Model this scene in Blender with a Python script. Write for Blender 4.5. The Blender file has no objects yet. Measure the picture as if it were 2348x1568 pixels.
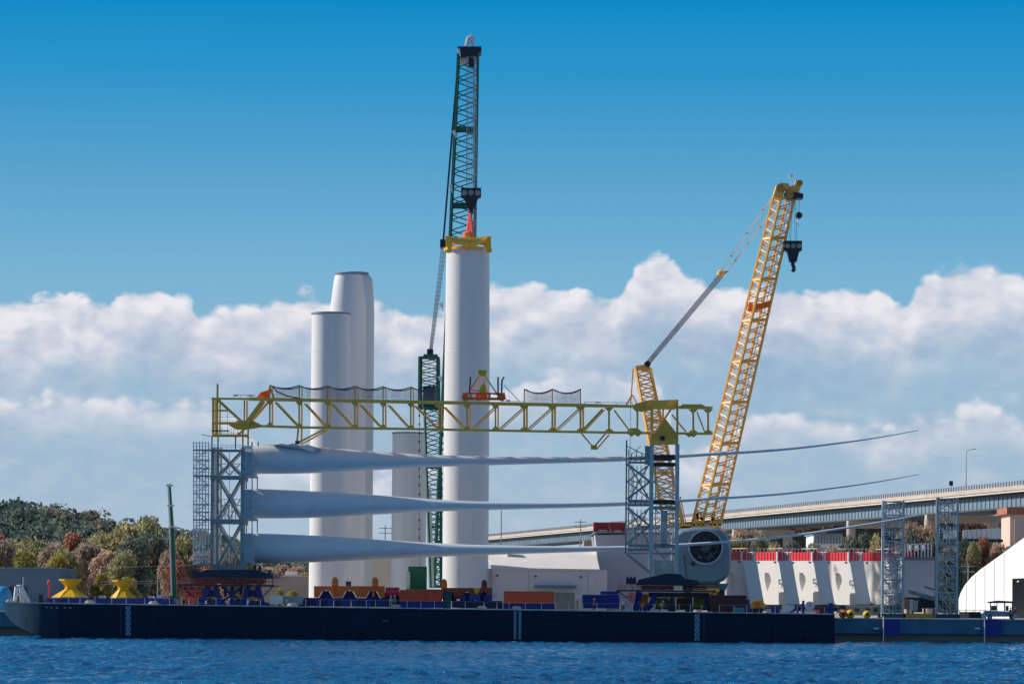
import bpy, bmesh, math, random
import numpy as np
from mathutils import Vector, Matrix
R = math.radians
sc = bpy.context.scene
C = sc.collection
rnd = random.Random(7)

# ------------------------------------------------------------------ camera
FV = 7878.0          # focal length in view units (the photograph taken as 2348 x 1568)
DC = 500.0           # camera to the barge side, metres
EYE = 4.74
HX, HY = 1174.0, 1390.0
ROLL = R(0.45)
cd = bpy.data.cameras.new('camera'); cam = bpy.data.objects.new('camera', cd); C.objects.link(cam)
sc.camera = cam
cd.sensor_width = 36.0
cd.lens = 36.0 * FV / 2348.0
cd.shift_y = (HY - 784.0) / 2348.0
cd.clip_start = 1.0; cd.clip_end = 20000.0
cam.location = (0, -DC, EYE)
RV = Vector((math.cos(ROLL), 0, math.sin(ROLL))); UV = Vector((-math.sin(ROLL), 0, math.cos(ROLL)))
M = Matrix.Identity(4)
M.col[0] = RV.to_4d(); M.col[1] = UV.to_4d(); M.col[2] = Vector((0, -1, 0, 0)); M.col[3] = Vector((0, -DC, EYE, 1))
M.col[0][3] = 0; M.col[1][3] = 0
cam.matrix_world = M

def V(x, y, Y):
    d = (Y + DC) / FV
    p = RV * ((x - HX) * d) + UV * ((HY - y) * d)
    return Vector((p.x, Y, p.z + EYE))
def mpv(Y): return (Y + DC) / FV          # metres per view unit
GZ = 3.35

# ------------------------------------------------------------------ sun, sky
SUN_AZ_BACK = R(17.0); SUN_EL = R(33.0)
sdir = Vector((-math.cos(SUN_AZ_BACK) * math.cos(SUN_EL), math.sin(SUN_AZ_BACK) * math.cos(SUN_EL), math.sin(SUN_EL)))
sl = bpy.data.lights.new('sun', 'SUN'); sl.energy = 4.6; sl.angle = R(0.5); sl.color = (1.0, 0.93, 0.84)
so = bpy.data.objects.new('sun', sl); C.objects.link(so)
so.rotation_euler = sdir.to_track_quat('Z', 'Y').to_euler(); so.location = sdir * 300
sc.view_settings.view_transform = 'Standard'; sc.view_settings.look = 'None'
sc.view_settings.exposure = 0.0; sc.view_settings.gamma = 1.0

class NT:
    def __init__(s, nt): s.nt = nt; s.n = nt.nodes; s.l = nt.links
    def new(s, t, **k):
        n = s.n.new(t)
        for a, b in k.items(): setattr(n, a, b)
        return n
    def put(s, sock, v):
        if hasattr(v, 'is_output'): s.l.new(v, sock)
        else: sock.default_value = v
    def m(s, op, a, b=0.0, c=0.0, clamp=False):
        n = s.new('ShaderNodeMath', operation=op, use_clamp=clamp)
        s.put(n.inputs[0], a); s.put(n.inputs[1], b); s.put(n.inputs[2], c)
        return n.outputs[0]
    def mix(s, f, a, b, blend='MIX'):
        n = s.new('ShaderNodeMix', data_type='RGBA', blend_type=blend)
        s.put(n.inputs[0], f); s.put(n.inputs[6], a); s.put(n.inputs[7], b)
        return n.outputs[2]
    def ss(s, x, a, b):
        n = s.new('ShaderNodeMapRange', interpolation_type='SMOOTHSTEP')
        s.put(n.inputs[0], x); n.inputs[1].default_value = a; n.inputs[2].default_value = b
        return n.outputs[0]
    def noise(s, vec, scale, detail=6, rough=0.55, dist=0.0):
        n = s.new('ShaderNodeTexNoise')
        s.put(n.inputs['Vector'], vec); n.inputs['Scale'].default_value = scale; n.inputs['Detail'].default_value = detail
        n.inputs['Roughness'].default_value = rough; n.inputs['Distortion'].default_value = dist
        return n.outputs[0]
    def comb(s, x, y, z=0.0):
        n = s.new('ShaderNodeCombineXYZ')
        s.put(n.inputs[0], x); s.put(n.inputs[1], y); s.put(n.inputs[2], z)
        return n.outputs[0]
    def curve(s, x, pts):
        n = s.new('ShaderNodeFloatCurve'); s.put(n.inputs[1], x)
        c = n.mapping.curves[0]
        while len(c.points) > 2: c.points.remove(c.points[1])
        c.points[0].location = pts[0]; c.points[-1].location = pts[-1]
        for p in pts[1:-1]: c.points.new(*p)
        n.mapping.update()
        return n.outputs[0]
    def ramp(s, x, pts):
        n = s.new('ShaderNodeValToRGB'); s.put(n.inputs[0], x)
        e = n.color_ramp.elements
        while len(e) > 1: e.remove(e[-1])
        e[0].position = pts[0][0]; e[0].color = (*pts[0][1], 1)
        for p, c in pts[1:]:
            q = e.new(p); q.color = (*c, 1)
        return n.outputs[0]
def lin(r, g, b):
    f = lambda c: (c / 255 / 12.92) if c <= 10 else ((c / 255 + 0.055) / 1.055) ** 2.4
    return (f(r), f(g), f(b))

w = bpy.data.worlds.new("World"); sc.world = w; w.use_nodes = True
W = NT(w.node_tree); W.n.clear()
skyn = W.new('ShaderNodeTexSky', sky_type='NISHITA'); skyn.sun_disc = False
skyn.sun_elevation = SUN_EL; skyn.sun_rotation = math.atan2(sdir.x, sdir.y)
skyn.altitude = 10; skyn.air_density = 1.0; skyn.dust_density = 0.4; skyn.ozone_density = 2.0
tc = W.new('ShaderNodeTexCoord'); sep = W.new('ShaderNodeSeparateXYZ'); W.l.new(tc.outputs['Generated'], sep.inputs[0])
sx, sy, sz = sep.outputs
s_ = W.m('MULTIPLY', W.m('ARCTAN2', sx, sy), 100.0)             # azimuth, hundredths of a radian
t_ = W.m('MULTIPLY', W.m('ARCSINE', sz), 100.0)                 # elevation, hundredths of a radian
def tv(y): return (HY - y) / 78.78
def cl(x): return ((x - HX) / 78.78 + 30) / 60.0
un = W.m('DIVIDE', W.m('ADD', s_, 30.0), 60.0, clamp=True)
vec = W.comb(W.m('MULTIPLY', s_, 1.0), W.m('MULTIPLY', t_, 1.45))
low = W.ramp(W.m('DIVIDE', t_, 40.0, clamp=True), [
    (0.0, lin(176, 196, 212)), (tv(1100) / 40, lin(158, 186, 208)), (tv(800) / 40, lin(140, 182, 208)),
    (tv(620) / 40, lin(118, 178, 212)), (tv(400) / 40, lin(88, 162, 205)), (tv(200) / 40, lin(48, 149, 203)),
    (tv(0) / 40, lin(6, 137, 199)), (1.0, lin(8, 92, 165))])
def puff(v):
    f = W.noise(v, 0.26, 6, 0.54, 0.0)
    wn = W.new('ShaderNodeTexNoise'); W.l.new(v, wn.inputs['Vector']); wn.inputs['Scale'].default_value = 1.1; wn.inputs['Detail'].default_value = 2
    wv = W.new('ShaderNodeVectorMath', operation='MULTIPLY_ADD'); W.l.new(wn.outputs['Color'], wv.inputs[0]); wv.inputs[1].default_value = (1.1, 1.1, 0); W.l.new(v, wv.inputs[2])
    out = W.m('MULTIPLY', f, 0.72)
    for sc_, am in ((0.6, 0.16), (1.5, 0.11)):
        vo = W.new('ShaderNodeTexVoronoi', feature='F1', voronoi_dimensions='2D'); W.l.new(wv.outputs[0], vo.inputs['Vector']); vo.inputs['Scale'].default_value = sc_
        out = W.m('ADD', out, W.m('MULTIPLY', W.m('SUBTRACT', 0.62, vo.outputs['Distance']), am))
    return W.m('ADD', out, 0.13)
nA = puff(vec)
offv = W.comb(W.m('ADD', s_, -0.28), W.m('MULTIPLY', W.m('ADD', t_, 0.42), 1.45))
nB = puff(offv)
relief = W.m('SUBTRACT', nA, nB)                                # the side of each puff turned to the light
nBig = W.noise(vec, 0.16, 2, 0.5)
K = 14.0
pts1 = [(0, 705), (60, 690), (150, 672), (230, 690), (300, 652), (420, 668), (470, 706), (600, 694), (700, 668), (760, 690), (860, 674), (915, 706), (1010, 686), (1130, 640), (1270, 640), (1400, 655), (1440, 600), (1510, 572), (1575, 628), (1700, 640), (1800, 628), (1900, 618), (2010, 630), (2045, 665), (2120, 612), (2250, 604), (2348, 612)]
top1 = W.m('MULTIPLY', W.curve(un, [(0, tv(700) / K)] + [(cl(x), tv(y) / K) for x, y in pts1] + [(1, tv(690) / K)]), K)
top1 = W.m('ADD', top1, W.m('MULTIPLY', W.m('SUBTRACT', nA, 0.62), 2.5))
d1 = W.m('SUBTRACT', top1, t_)
cov1 = W.ss(d1, -0.03, 0.24)
body1 = W.m('MULTIPLY', cov1, W.m('SUBTRACT', 1.0, W.m('MULTIPLY', W.ss(d1, 1.2, 3.4), 0.80)))
pts2 = [(0, 880), (150, 868), (300, 884), (480, 895), (540, 930), (640, 1000), (900, 1010), (1130, 850), (1300, 800), (1420, 790), (1520, 880), (1600, 990), (1720, 912), (1900, 905), (2060, 925), (2200, 890), (2348, 900)]
top2 = W.m('MULTIPLY', W.curve(un, [(0, tv(900) / K)] + [(cl(x), tv(y) / K) for x, y in pts2] + [(1, tv(900) / K)]), K)
top2 = W.m('ADD', top2, W.m('MULTIPLY', W.m('SUBTRACT', nA, 0.64), 3.4))
d2 = W.m('SUBTRACT', top2, t_)
body2 = W.m('MULTIPLY', W.ss(d2, -0.1, 0.6), W.m('SUBTRACT', 1.0, W.ss(d2, 0.4, 2.2)))
body3 = W.m('MULTIPLY', W.ss(W.noise(W.comb(W.m('MULTIPLY', s_, 0.6), W.m('MULTIPLY', t_, 1.9)), 0.45, 4, 0.58), 0.46, 0.66), W.ss(W.m('SUBTRACT', top1, t_), 1.2, 3.0))
lit = W.m('ADD', 0.46, W.m('MULTIPLY', relief, 2.3))
lit = W.m('ADD', lit, W.m('MULTIPLY', W.m('SUBTRACT', 1.0, W.ss(d1, 0.0, 2.2)), 0.42))
lit = W.m('ADD', lit, W.m('MULTIPLY', body2, 0.30))
lit = W.m('ADD', lit, W.m('MULTIPLY', W.m('SUBTRACT', nBig, 0.5), 0.7), clamp=True)
ccol = W.ramp(lit, [(0.0, lin(152, 176, 206)), (0.35, lin(178, 192, 214)), (0.65, lin(203, 209, 223)), (1.0, lin(238, 235, 240))])
alpha = W.m('MAXIMUM', W.m('MULTIPLY', body1, 0.96), W.m('MULTIPLY', body2, 0.8))
alpha = W.m('MAXIMUM', alpha, W.m('MULTIPLY', body3, 0.42))
frame = W.mix(alpha, low, ccol)
up = W.ss(t_, 24.0, 40.0)
nish = W.mix(1.0, skyn.outputs[0], (1.0, 1.0, 1.0, 1), 'MULTIPLY')
bg1 = W.new('ShaderNodeBackground'); W.l.new(frame, bg1.inputs[0]); bg1.inputs[1].default_value = 1.0
bg2 = W.new('ShaderNodeBackground'); W.l.new(nish, bg2.inputs[0]); bg2.inputs[1].default_value = 0.10
mxs = W.new('ShaderNodeMixShader'); W.l.new(up, mxs.inputs[0]); W.l.new(bg1.outputs[0], mxs.inputs[1]); W.l.new(bg2.outputs[0], mxs.inputs[2])
wo = W.new('ShaderNodeOutputWorld'); W.l.new(mxs.outputs[0], wo.inputs[0])

# ------------------------------------------------------------------ materials
MATS = {}
def mat(name, col, rough=0.6, metal=0.0, var=0.18, scale=0.6, dirt=None, bump=0.0, spec=0.5, rnd_obj=0.0, stretch=(1, 1, 1), detail=6):
    if name in MATS: return MATS[name]
    m = bpy.data.materials.new(name); m.use_nodes = True
    t = NT(m.node_tree); b = t.n['Principled BSDF']
    tcn = t.new('ShaderNodeTexCoord'); mp = t.new('ShaderNodeMapping'); mp.inputs['Scale'].default_value = stretch
    t.l.new(tcn.outputs['Object'], mp.inputs[0])
    nz = t.noise(mp.outputs[0], scale, detail, 0.6)
    c = t.mix(1.0, (*col, 1), t.ramp(nz, [(0.25, (1 - var,) * 3), (0.75, (1 + var,) * 3)]), 'MULTIPLY')
    if dirt:
        dcol, amount = dirt
        f = t.m('MULTIPLY', t.ss(t.noise(mp.outputs[0], scale * 2.3, 8, 0.65), 0.5, 0.72), amount)
        c = t.mix(f, c, (*dcol, 1))
    if rnd_obj:
        oi = t.new('ShaderNodeObjectInfo')
        c = t.mix(1.0, c, t.ramp(oi.outputs['Random'], [(0.0, (1 - rnd_obj, 1 - rnd_obj * .8, 1 - rnd_obj)), (1.0, (1 + rnd_obj, 1 + rnd_obj * .6, 1 + rnd_obj * .5))]), 'MULTIPLY')
    t.l.new(c, b.inputs['Base Color'])
    b.inputs['Roughness'].default_value = rough; b.inputs['Metallic'].default_value = metal
    b.inputs['Specular IOR Level'].default_value = spec
    if bump:
        bn = t.new('ShaderNodeBump'); bn.inputs['Strength'].default_value = bump; bn.inputs['Distance'].default_value = 0.1
        t.l.new(t.noise(mp.outputs[0], scale * 5, 4), bn.inputs['Height']); t.l.new(bn.outputs[0], b.inputs['Normal'])
    MATS[name] = m
    return m
navy = mat('hull_navy', (0.001, 0.013, 0.036), 0.6, var=0.35, scale=0.25, dirt=((0.012, 0.022, 0.04), 0.35), spec=0.25, stretch=(1, 1, 2.5))
blue = mat('deep_blue', (0.006, 0.022, 0.24), 0.5, var=0.3, scale=0.8, dirt=((0.02, 0.02, 0.05), 0.5))
midblue = mat('mid_blue', (0.01, 0.045, 0.30), 0.5, dirt=((0.02, 0.03, 0.08), 0.4))
yellow = mat('gantry_yellow', (1.0, 0.53, 0.07), 0.5, var=0.16, scale=0.9, dirt=((0.5, 0.27, 0.05), 0.45))
olive = mat('gantry_plate', (0.88, 0.43, 0.045), 0.5, dirt=((0.25, 0.2, 0.04), 0.4))
cyel = mat('crane_yellow', (0.95, 0.50, 0.07), 0.5, var=0.15, dirt=((0.9, 0.62, 0.35), 0.5), scale=1.5)
cyel2 = mat('crane_lacing', (0.98, 0.56, 0.16), 0.5, var=0.3, scale=1.5)
byel = mat('bright_yellow', (0.85, 0.50, 0.01), 0.5, var=0.12, dirt=((0.5, 0.3, 0.03), 0.3))
green = mat('crane_green', (0.012, 0.14, 0.075), 0.5, var=0.2, dirt=((0.02, 0.06, 0.06), 0.4))
green2 = mat('lattice_green', (0.012, 0.125, 0.09), 0.5, var=0.25)
dark = mat('dark_steel', (0.012, 0.016, 0.03), 0.5, var=0.3)
steel = mat('galvanised', (0.48, 0.50, 0.49), 0.5, metal=0.0, var=0.28, scale=1.2, dirt=((0.13, 0.16, 0.18), 0.6))
steel_l = mat('scaffold_grey', (0.74, 0.74, 0.73), 0.5, var=0.3, scale=1.6)
steel_d = mat('rack_steel', (0.27, 0.29, 0.28), 0.55, var=0.4, scale=1.0, dirt=((0.08, 0.10, 0.11), 0.6))
white = mat('tower_white', (0.78, 0.76, 0.75), 0.45, var=0.03, scale=0.15, dirt=((0.60, 0.60, 0.60), 0.45), stretch=(4, 4, .12))
bladem = mat('blade_grey', (0.66, 0.73, 0.78), 0.4, var=0.05, scale=0.2, dirt=((0.55, 0.6, 0.64), 0.4))
wpaint = mat('white_paint', (0.78, 0.78, 0.76), 0.5, var=0.06, dirt=((0.6, 0.6, 0.56), 0.3))
conc = mat('housing_white', (0.74, 0.73, 0.70), 0.6, var=0.05, scale=0.4, dirt=((0.6, 0.6, 0.56), 0.3), stretch=(2, 2, .5))
red = mat('red_paint', (0.82, 0.035, 0.055), 0.5, var=0.12, dirt=((0.6, 0.06, 0.06), 0.4))
orange = mat('orange_paint', (1.0, 0.17, 0.02), 0.5, var=0.2, dirt=((0.7, 0.10, 0.03), 0.5))
orangey = mat('amber_paint', (0.98, 0.20, 0.01), 0.5, var=0.15)
rust = mat('container_red', (0.88, 0.115, 0.045), 0.6, var=0.2, scale=1.2, dirt=((0.42, 0.12, 0.07), 0.5), stretch=(3, 3, .6))
maroon = mat('maroon', (0.13, 0.03, 0.04), 0.6, var=0.25, dirt=((0.2, 0.08, 0.07), 0.4))
pink = mat('faded_red', (0.75, 0.17, 0.12), 0.6, var=0.3, scale=1.4, dirt=((0.4, 0.3, 0.25), 0.6))
rope = mat('rope', (0.42, 0.43, 0.48), 0.7, var=0.2)
rope_d = mat('rope_dark', (0.03, 0.05, 0.08), 0.7)
pend = mat('pendant_white', (0.82, 0.82, 0.8), 0.5, dirt=((0.5, 0.5, 0.5), 0.5), scale=2.0)
netm = mat('net', (0.10, 0.12, 0.17), 0.9)
cream = mat('cream', (0.62, 0.56, 0.42), 0.6)
tealm = mat('teal', (0.03, 0.10, 0.12), 0.6)
# the clad walls and roofs
wall_w = mat('wall_pale', (0.90, 0.80, 0.76), 0.7, var=0.05, scale=0.3, dirt=((0.78, 0.69, 0.65), 0.3), stretch=(1, 1, .3))
roof_w = mat('roof_white', (0.82, 0.78, 0.72), 0.6, var=0.05, scale=0.2, dirt=((0.7, 0.66, 0.6), 0.3))
wall_g = mat('wall_grey', (0.52, 0.50, 0.54), 0.7, var=0.05, scale=0.2, dirt=((0.44, 0.43, 0.46), 0.3), stretch=(1, 1, .3))
wall_b = mat('wall_blue', (0.10, 0.17, 0.25), 0.7, var=0.08, scale=0.2)
wall_t = mat('wall_tan', (0.62, 0.52, 0.43), 0.7, var=0.06)
tentm = mat('tent_fabric', (0.86, 0.86, 0.85), 0.6, var=0.02, scale=0.2, dirt=((0.75, 0.75, 0.74), 0.2), stretch=(1, 1, .2))
bdeck = mat('bridge_concrete', (0.52, 0.44, 0.37), 0.8, var=0.14, scale=0.12, dirt=((0.3, 0.26, 0.22), 0.4))
bgird = mat('bridge_girder', (0.16, 0.24, 0.31), 0.7, var=0.15, scale=0.1)
brail = mat('bridge_rail', (0.24, 0.23, 0.24), 0.7, var=0.2)
bpier = mat('bridge_pier', (0.72, 0.55, 0.46), 0.8, var=0.14, scale=0.25, dirt=((0.5, 0.28, 0.22), 0.55), stretch=(1.5, 1.5, .3))
quaym = mat('quay_concrete', (0.045, 0.15, 0.23), 0.7, var=0.25, scale=0.3, dirt=((0.10, 0.2, 0.27), 0.5))
groundm = mat('ground', (0.46, 0.41, 0.36), 0.9, var=0.12, scale=0.05, dirt=((0.34, 0.31, 0.27), 0.5), bump=0.3)
bark = mat('bark', (0.09, 0.07, 0.055), 0.9)
hillm = mat('hill_soil', (0.05, 0.05, 0.04), 0.95, var=0.3, scale=0.03)
glass = mat('dark_glass', (0.01, 0.015, 0.02), 0.1)
skin = mat('skin', (0.5, 0.3, 0.22), 0.6)

# ------------------------------------------------------------------ mesh builder
class MB:
    def __init__(s): s.v = []; s.f = []
    def add(s, vs, fs):
        o = len(s.v); s.v += [tuple(p) for p in vs]; s.f += [tuple(i + o for i in f) for f in fs]; return s
    def box(s, x0, x1, y0, y1, z0, z1):
        return s.add([(x0, y0, z0), (x1, y0, z0), (x1, y1, z0), (x0, y1, z0), (x0, y0, z1), (x1, y0, z1), (x1, y1, z1), (x0, y1, z1)],
                     [(0, 3, 2, 1), (4, 5, 6, 7), (0, 1, 5, 4), (1, 2, 6, 5), (2, 3, 7, 6), (3, 0, 4, 7)])
    def vbox(s, x0, x1, ytop, ybot, Y0, Y1):
        """box whose front face covers the view rectangle at depth Y0"""
        xm = (x0 + x1) / 2; ym = (ytop + ybot) / 2
        a = V(x0, ym, Y0); b = V(x1, ym, Y0)
        return s.box(a.x, b.x, Y0, Y1, V(xm, ybot, Y0).z, V(xm, ytop, Y0).z)
    def prism(s, poly, y0, y1):
        n = len(poly)
        return s.add([(x, y0, z) for x, z in poly] + [(x, y1, z) for x, z in poly],
                     [tuple(range(n)), tuple(range(2 * n - 1, n - 1, -1))] + [(i, i + n, (i + 1) % n + n, (i + 1) % n) for i in range(n)])
    def vprism(s, pts, Y0, Y1):
        return s.prism([(V(x, y, Y0).x, V(x, y, Y0).z) for x, y in pts], Y0, Y1)
    def tube(s, p, q, r, n=6, r2=None, caps=True):
        p = Vector(p); q = Vector(q); d = q - p
        if d.length < 1e-6: return s
        r2 = r if r2 is None else r2
        a = d.normalized(); u = a.cross(Vector((0, 1, 0)));
        if u.length < 0.1: u = a.cross(Vector((1, 0, 0)))
        u.normalize(); w_ = a.cross(u)
        vs = [p + (u * math.cos(2 * math.pi * (i + .5) / n) + w_ * math.sin(2 * math.pi * (i + .5) / n)) * r for i in range(n)]
        vs += [q + (u * math.cos(2 * math.pi * (i + .5) / n) + w_ * math.sin(2 * math.pi * (i + .5) / n)) * r2 for i in range(n)]
        fs = [(i, (i + 1) % n, (i + 1) % n + n, i + n) for i in range(n)]
        if caps: fs += [tuple(range(n - 1, -1, -1)), tuple(range(n, 2 * n))]
        return s.add(vs, fs)
    def bar(s, p, q, wd): return s.tube(p, q, wd * 0.7071, 4)
    def line(s, pts, r, n=5):
        for a, b in zip(pts, pts[1:]): s.tube(a, b, r, n)
        return s
    def lathe(s, c, prof, n=24, a0=0.0, cap=True, tilt=None):
        vs = []
        for r, z in prof:
            for i in range(n):
                a = a0 + 2 * math.pi * i / n
                p = Vector((r * math.cos(a), r * math.sin(a), z))
                if tilt is not None: p = tilt @ p
                vs.append(Vector(c) + p)
        fs = []
        for k in range(len(prof) - 1):
            for i in range(n):
                j = (i + 1) % n
                fs.append((k * n + i, k * n + j, (k + 1) * n + j, (k + 1) * n + i))
        if cap: fs += [tuple(range(n - 1, -1, -1)), tuple(range((len(prof) - 1) * n, len(prof) * n))]
        return s.add(vs, fs)
    def build(s, name, m, parent=None, label=None, smooth=None, recalc=True, kind=None):
        me = bpy.data.meshes.new(name)
        off = Vector((0, 0, 0)); p = parent
        while p is not None: off += Vector(p.location); p = p.parent
        me.from_pydata([(a[0] - off.x, a[1] - off.y, a[2] - off.z) for a in s.v], [], s.f)
        if recalc:
            bm = bmesh.new(); bm.from_mesh(me); bmesh.ops.recalc_face_normals(bm, faces=bm.faces); bm.to_mesh(me); bm.free()
        if smooth:
            me.shade_smooth(); me.set_sharp_from_angle(angle=R(smooth))
        me.materials.append(m)
        o = bpy.data.objects.new(name, me); C.objects.link(o); o.parent = parent
        if label: o['label'] = label
        if kind: o['kind'] = kind
        return o
def thing(name, label, cat, loc=(0, 0, 0), group=None):
    o = bpy.data.objects.new(name, None); C.objects.link(o); o.location = loc; o.empty_display_size = 0.5
    o['label'] = label; o['category'] = cat
    if group: o['group'] = group
    return o
def tag(o, label, cat, group=None):
    o['label'] = label; o['category'] = cat
    if group: o['group'] = group
    return o
def recenter(o):
    """move a single-mesh thing's origin to the middle of its base"""
    me = o.data; n = len(me.vertices); a = np.empty(n * 3); me.vertices.foreach_get('co', a); a = a.reshape(-1, 3)
    c = Vector(((a[:, 0].min() + a[:, 0].max()) / 2, (a[:, 1].min() + a[:, 1].max()) / 2, a[:, 2].min()))
    a -= np.array(c); me.vertices.foreach_set('co', a.ravel()); o.location = c
    return o
def struct(o): o['kind'] = 'structure'; return o
def copy_tree(root, loc, label=None, dx=None):
    r = root.copy(); C.objects.link(r); r.location = loc
    if label: r['label'] = label
    for ch in root.children:
        c = ch.copy(); C.objects.link(c); c.parent = r
        for g in ch.children:
            d = g.copy(); C.objects.link(d); d.parent = c
    return r

# ------------------------------------------------------------------ water
def make_water():
    xs = np.concatenate([np.array([-1500., -600, -250]), np.arange(-104, 104.01, 0.32), np.array([250., 600, 1500])])
    ys = np.concatenate([np.array([-900., -560, -400]), np.arange(-312, -150, 0.42), np.arange(-150, 36, 0.9), np.array([60.])])
    X, Yg = np.meshgrid(xs, ys); Z = np.zeros_like(X)
    rs = np.random.RandomState(3)
    warp = 1.6 * np.sin(X * .11 + Yg * .07) + 1.1 * np.sin(X * .043 - Yg * .13 + 2)
    for i in range(100):
        L = 0.9 * 2 ** (rs.rand() * 2.6); th = rs.normal(R(-75), 0.75); k = 2 * math.pi / L
        ph = k * (X * math.cos(th) + Yg * math.sin(th)) + rs.rand() * 6.28 + warp * rs.rand()
        Z += 0.0105 * L ** 0.8 * (1 - 2 * np.abs(np.sin(ph / 2))) * (0.5 + 0.9 * rs.rand())
    Z *= (0.8 + 0.35 * np.sin(X * 0.05 + Yg * 0.021) * np.sin(Yg * 0.043 - X * 0.017))
    edge = (np.abs(X) > 105) | (Yg < -313) | (Yg > 40); Z[edge] = 0
    n, m_ = X.shape
    v = np.stack([X.ravel(), Yg.ravel(), Z.ravel()], 1)
    idx = np.arange(n * m_).reshape(n, m_)
    f = np.stack([idx[:-1, :-1].ravel(), idx[:-1, 1:].ravel(), idx[1:, 1:].ravel(), idx[1:, :-1].ravel()], 1)
    me = bpy.data.meshes.new('water'); me.from_pydata(v.tolist(), [], f.tolist()); me.shade_smooth()
    mt = bpy.data.materials.new('river_water'); mt.use_nodes = True; t = NT(mt.node_tree); b = t.n['Principled BSDF']
    tcn = t.new('ShaderNodeTexCoord'); mp = t.new('ShaderNodeMapping'); mp.inputs['Scale'].default_value = (1, .5, 1)
    t.l.new(tcn.outputs['Object'], mp.inputs[0])
    big = t.noise(mp.outputs[0], 0.06, 4, 0.6); mid = t.noise(mp.outputs[0], 1.5, 5, 0.7)
    c = t.ramp(big, [(0.3, (0.0, 0.075, 0.20)), (0.7, (0.0, 0.13, 0.32))])
    pale_flecks = t.m('MULTIPLY', t.ss(t.noise(mp.outputs[0], 0.55, 8, 0.75), 0.68, 0.76), 0.5)  # pale blue flecks scattered by noise
    c = t.mix(pale_flecks, c, (0.45, 0.6, 0.72, 1))
    t.l.new(c, b.inputs['Base Color']); b.inputs['Roughness'].default_value = 0.12
    b.inputs['IOR'].default_value = 1.33; b.inputs['Specular IOR Level'].default_value = 0.4; b.inputs['Specular Tint'].default_value = (.22, .6, 1, 1)
    bn = t.new('ShaderNodeBump'); bn.inputs['Strength'].default_value = 1.0; bn.inputs['Distance'].default_value = 0.35
    t.l.new(mid, bn.inputs['Height']); t.l.new(bn.outputs[0], b.inputs['Normal'])
    me.materials.append(mt); o = bpy.data.objects.new('water', me); C.objects.link(o); struct(o)
make_water()

# ------------------------------------------------------------------ land, quay
QY = 34.0
b = MB(); b.box(-3000, 3000, QY + 3.0, 9000, GZ - 6, GZ); struct(b.build('ground', groundm))
b = MB(); b.box(-1500, 1500, QY, QY + 2.99, 1.0, GZ + .02); struct(b.build('quay', quaym))
b = MB(); b.box(-1500, 1500, QY - .12, QY - .003, GZ - .22, GZ + .03); struct(b.build('quay_kerb', mat('kerb_grey', (0.16, 0.23, 0.3), 0.7)))
for i, (xa, xb, lb) in enumerate([(2025.6, 2062, 'dark blue fender panel on the quay face below the pale-edged lattice tower'), (2257.5, 2295.6, 'dark blue fender panel on the quay face below the canopied utility vehicle')]):
    t = thing('fender_panel', lb, 'fender', (V((xa + xb) / 2, 1460, QY - .6).x, QY - .6, 0.4), 'blue fenders along the quay')
    MB().vbox(xa, xb, 1419, 1456, QY - .6, QY - .13).build('panel', blue, t)
    p = V(xa, 1450, QY - .7); MB().tube((p.x, QY - .75, -1), (p.x, QY - .75, V(xa, 1412, QY).z), .1, 8).build('pile', steel_l, t)
    q = V(xa - 12, 1440, QY - .3); MB().box(q.x - .7, q.x + .1, QY - .4, QY - .125, q.z - .12, q.z + .12).build('ladder_hook', wpaint, t)

# hill with trees
def lerp_pts(x, pts):
    for (a, ya), (b2, yb) in zip(pts, pts[1:]):
        if x <= b2: return ya + (yb - ya) * max(0, (x - a)) / (b2 - a)
    return pts[-1][1]
SKY = [(-200, 1150), (0, 1147), (53, 1143), (93, 1155), (139, 1153), (160, 1168), (213, 1166), (240, 1179), (267, 1188), (333, 1188), (387, 1196), (440, 1202), (520, 1225), (620, 1262), (720, 1300), (900, 1340), (1000, 1390)]
def ridge_z(X, Y, th):
    xv = X / mpv(Y) + HX
    return max(GZ, EYE + (HY - 6 - lerp_pts(xv, SKY)) * mpv(Y) - th)
def hill_z(X, Y):
    f = min(1, max(0, (Y - 300) / 300.)); f = f * f * (3 - 2 * f)
    return GZ - 0.3 + (ridge_z(X / mpv(Y) * mpv(600), 600, 13) - GZ) * f
b = MB(); nx, ny = 60, 34
for j in range(ny):
    for i in range(nx):
        X = -300 + 300 * i / (nx - 1); Y = 260 + 660 * j / (ny - 1)
        z = hill_z(X, min(Y, 640)) - max(0, (Y - 640)) * .03
        b.v.append((X, Y, z))
for j in range(ny - 1):
    for i in range(nx - 1):
        k = j * nx + i; b.f.append((k, k + 1, k + nx + 1, k + nx))
struct(b.build('hill', hillm, smooth=180))

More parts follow.
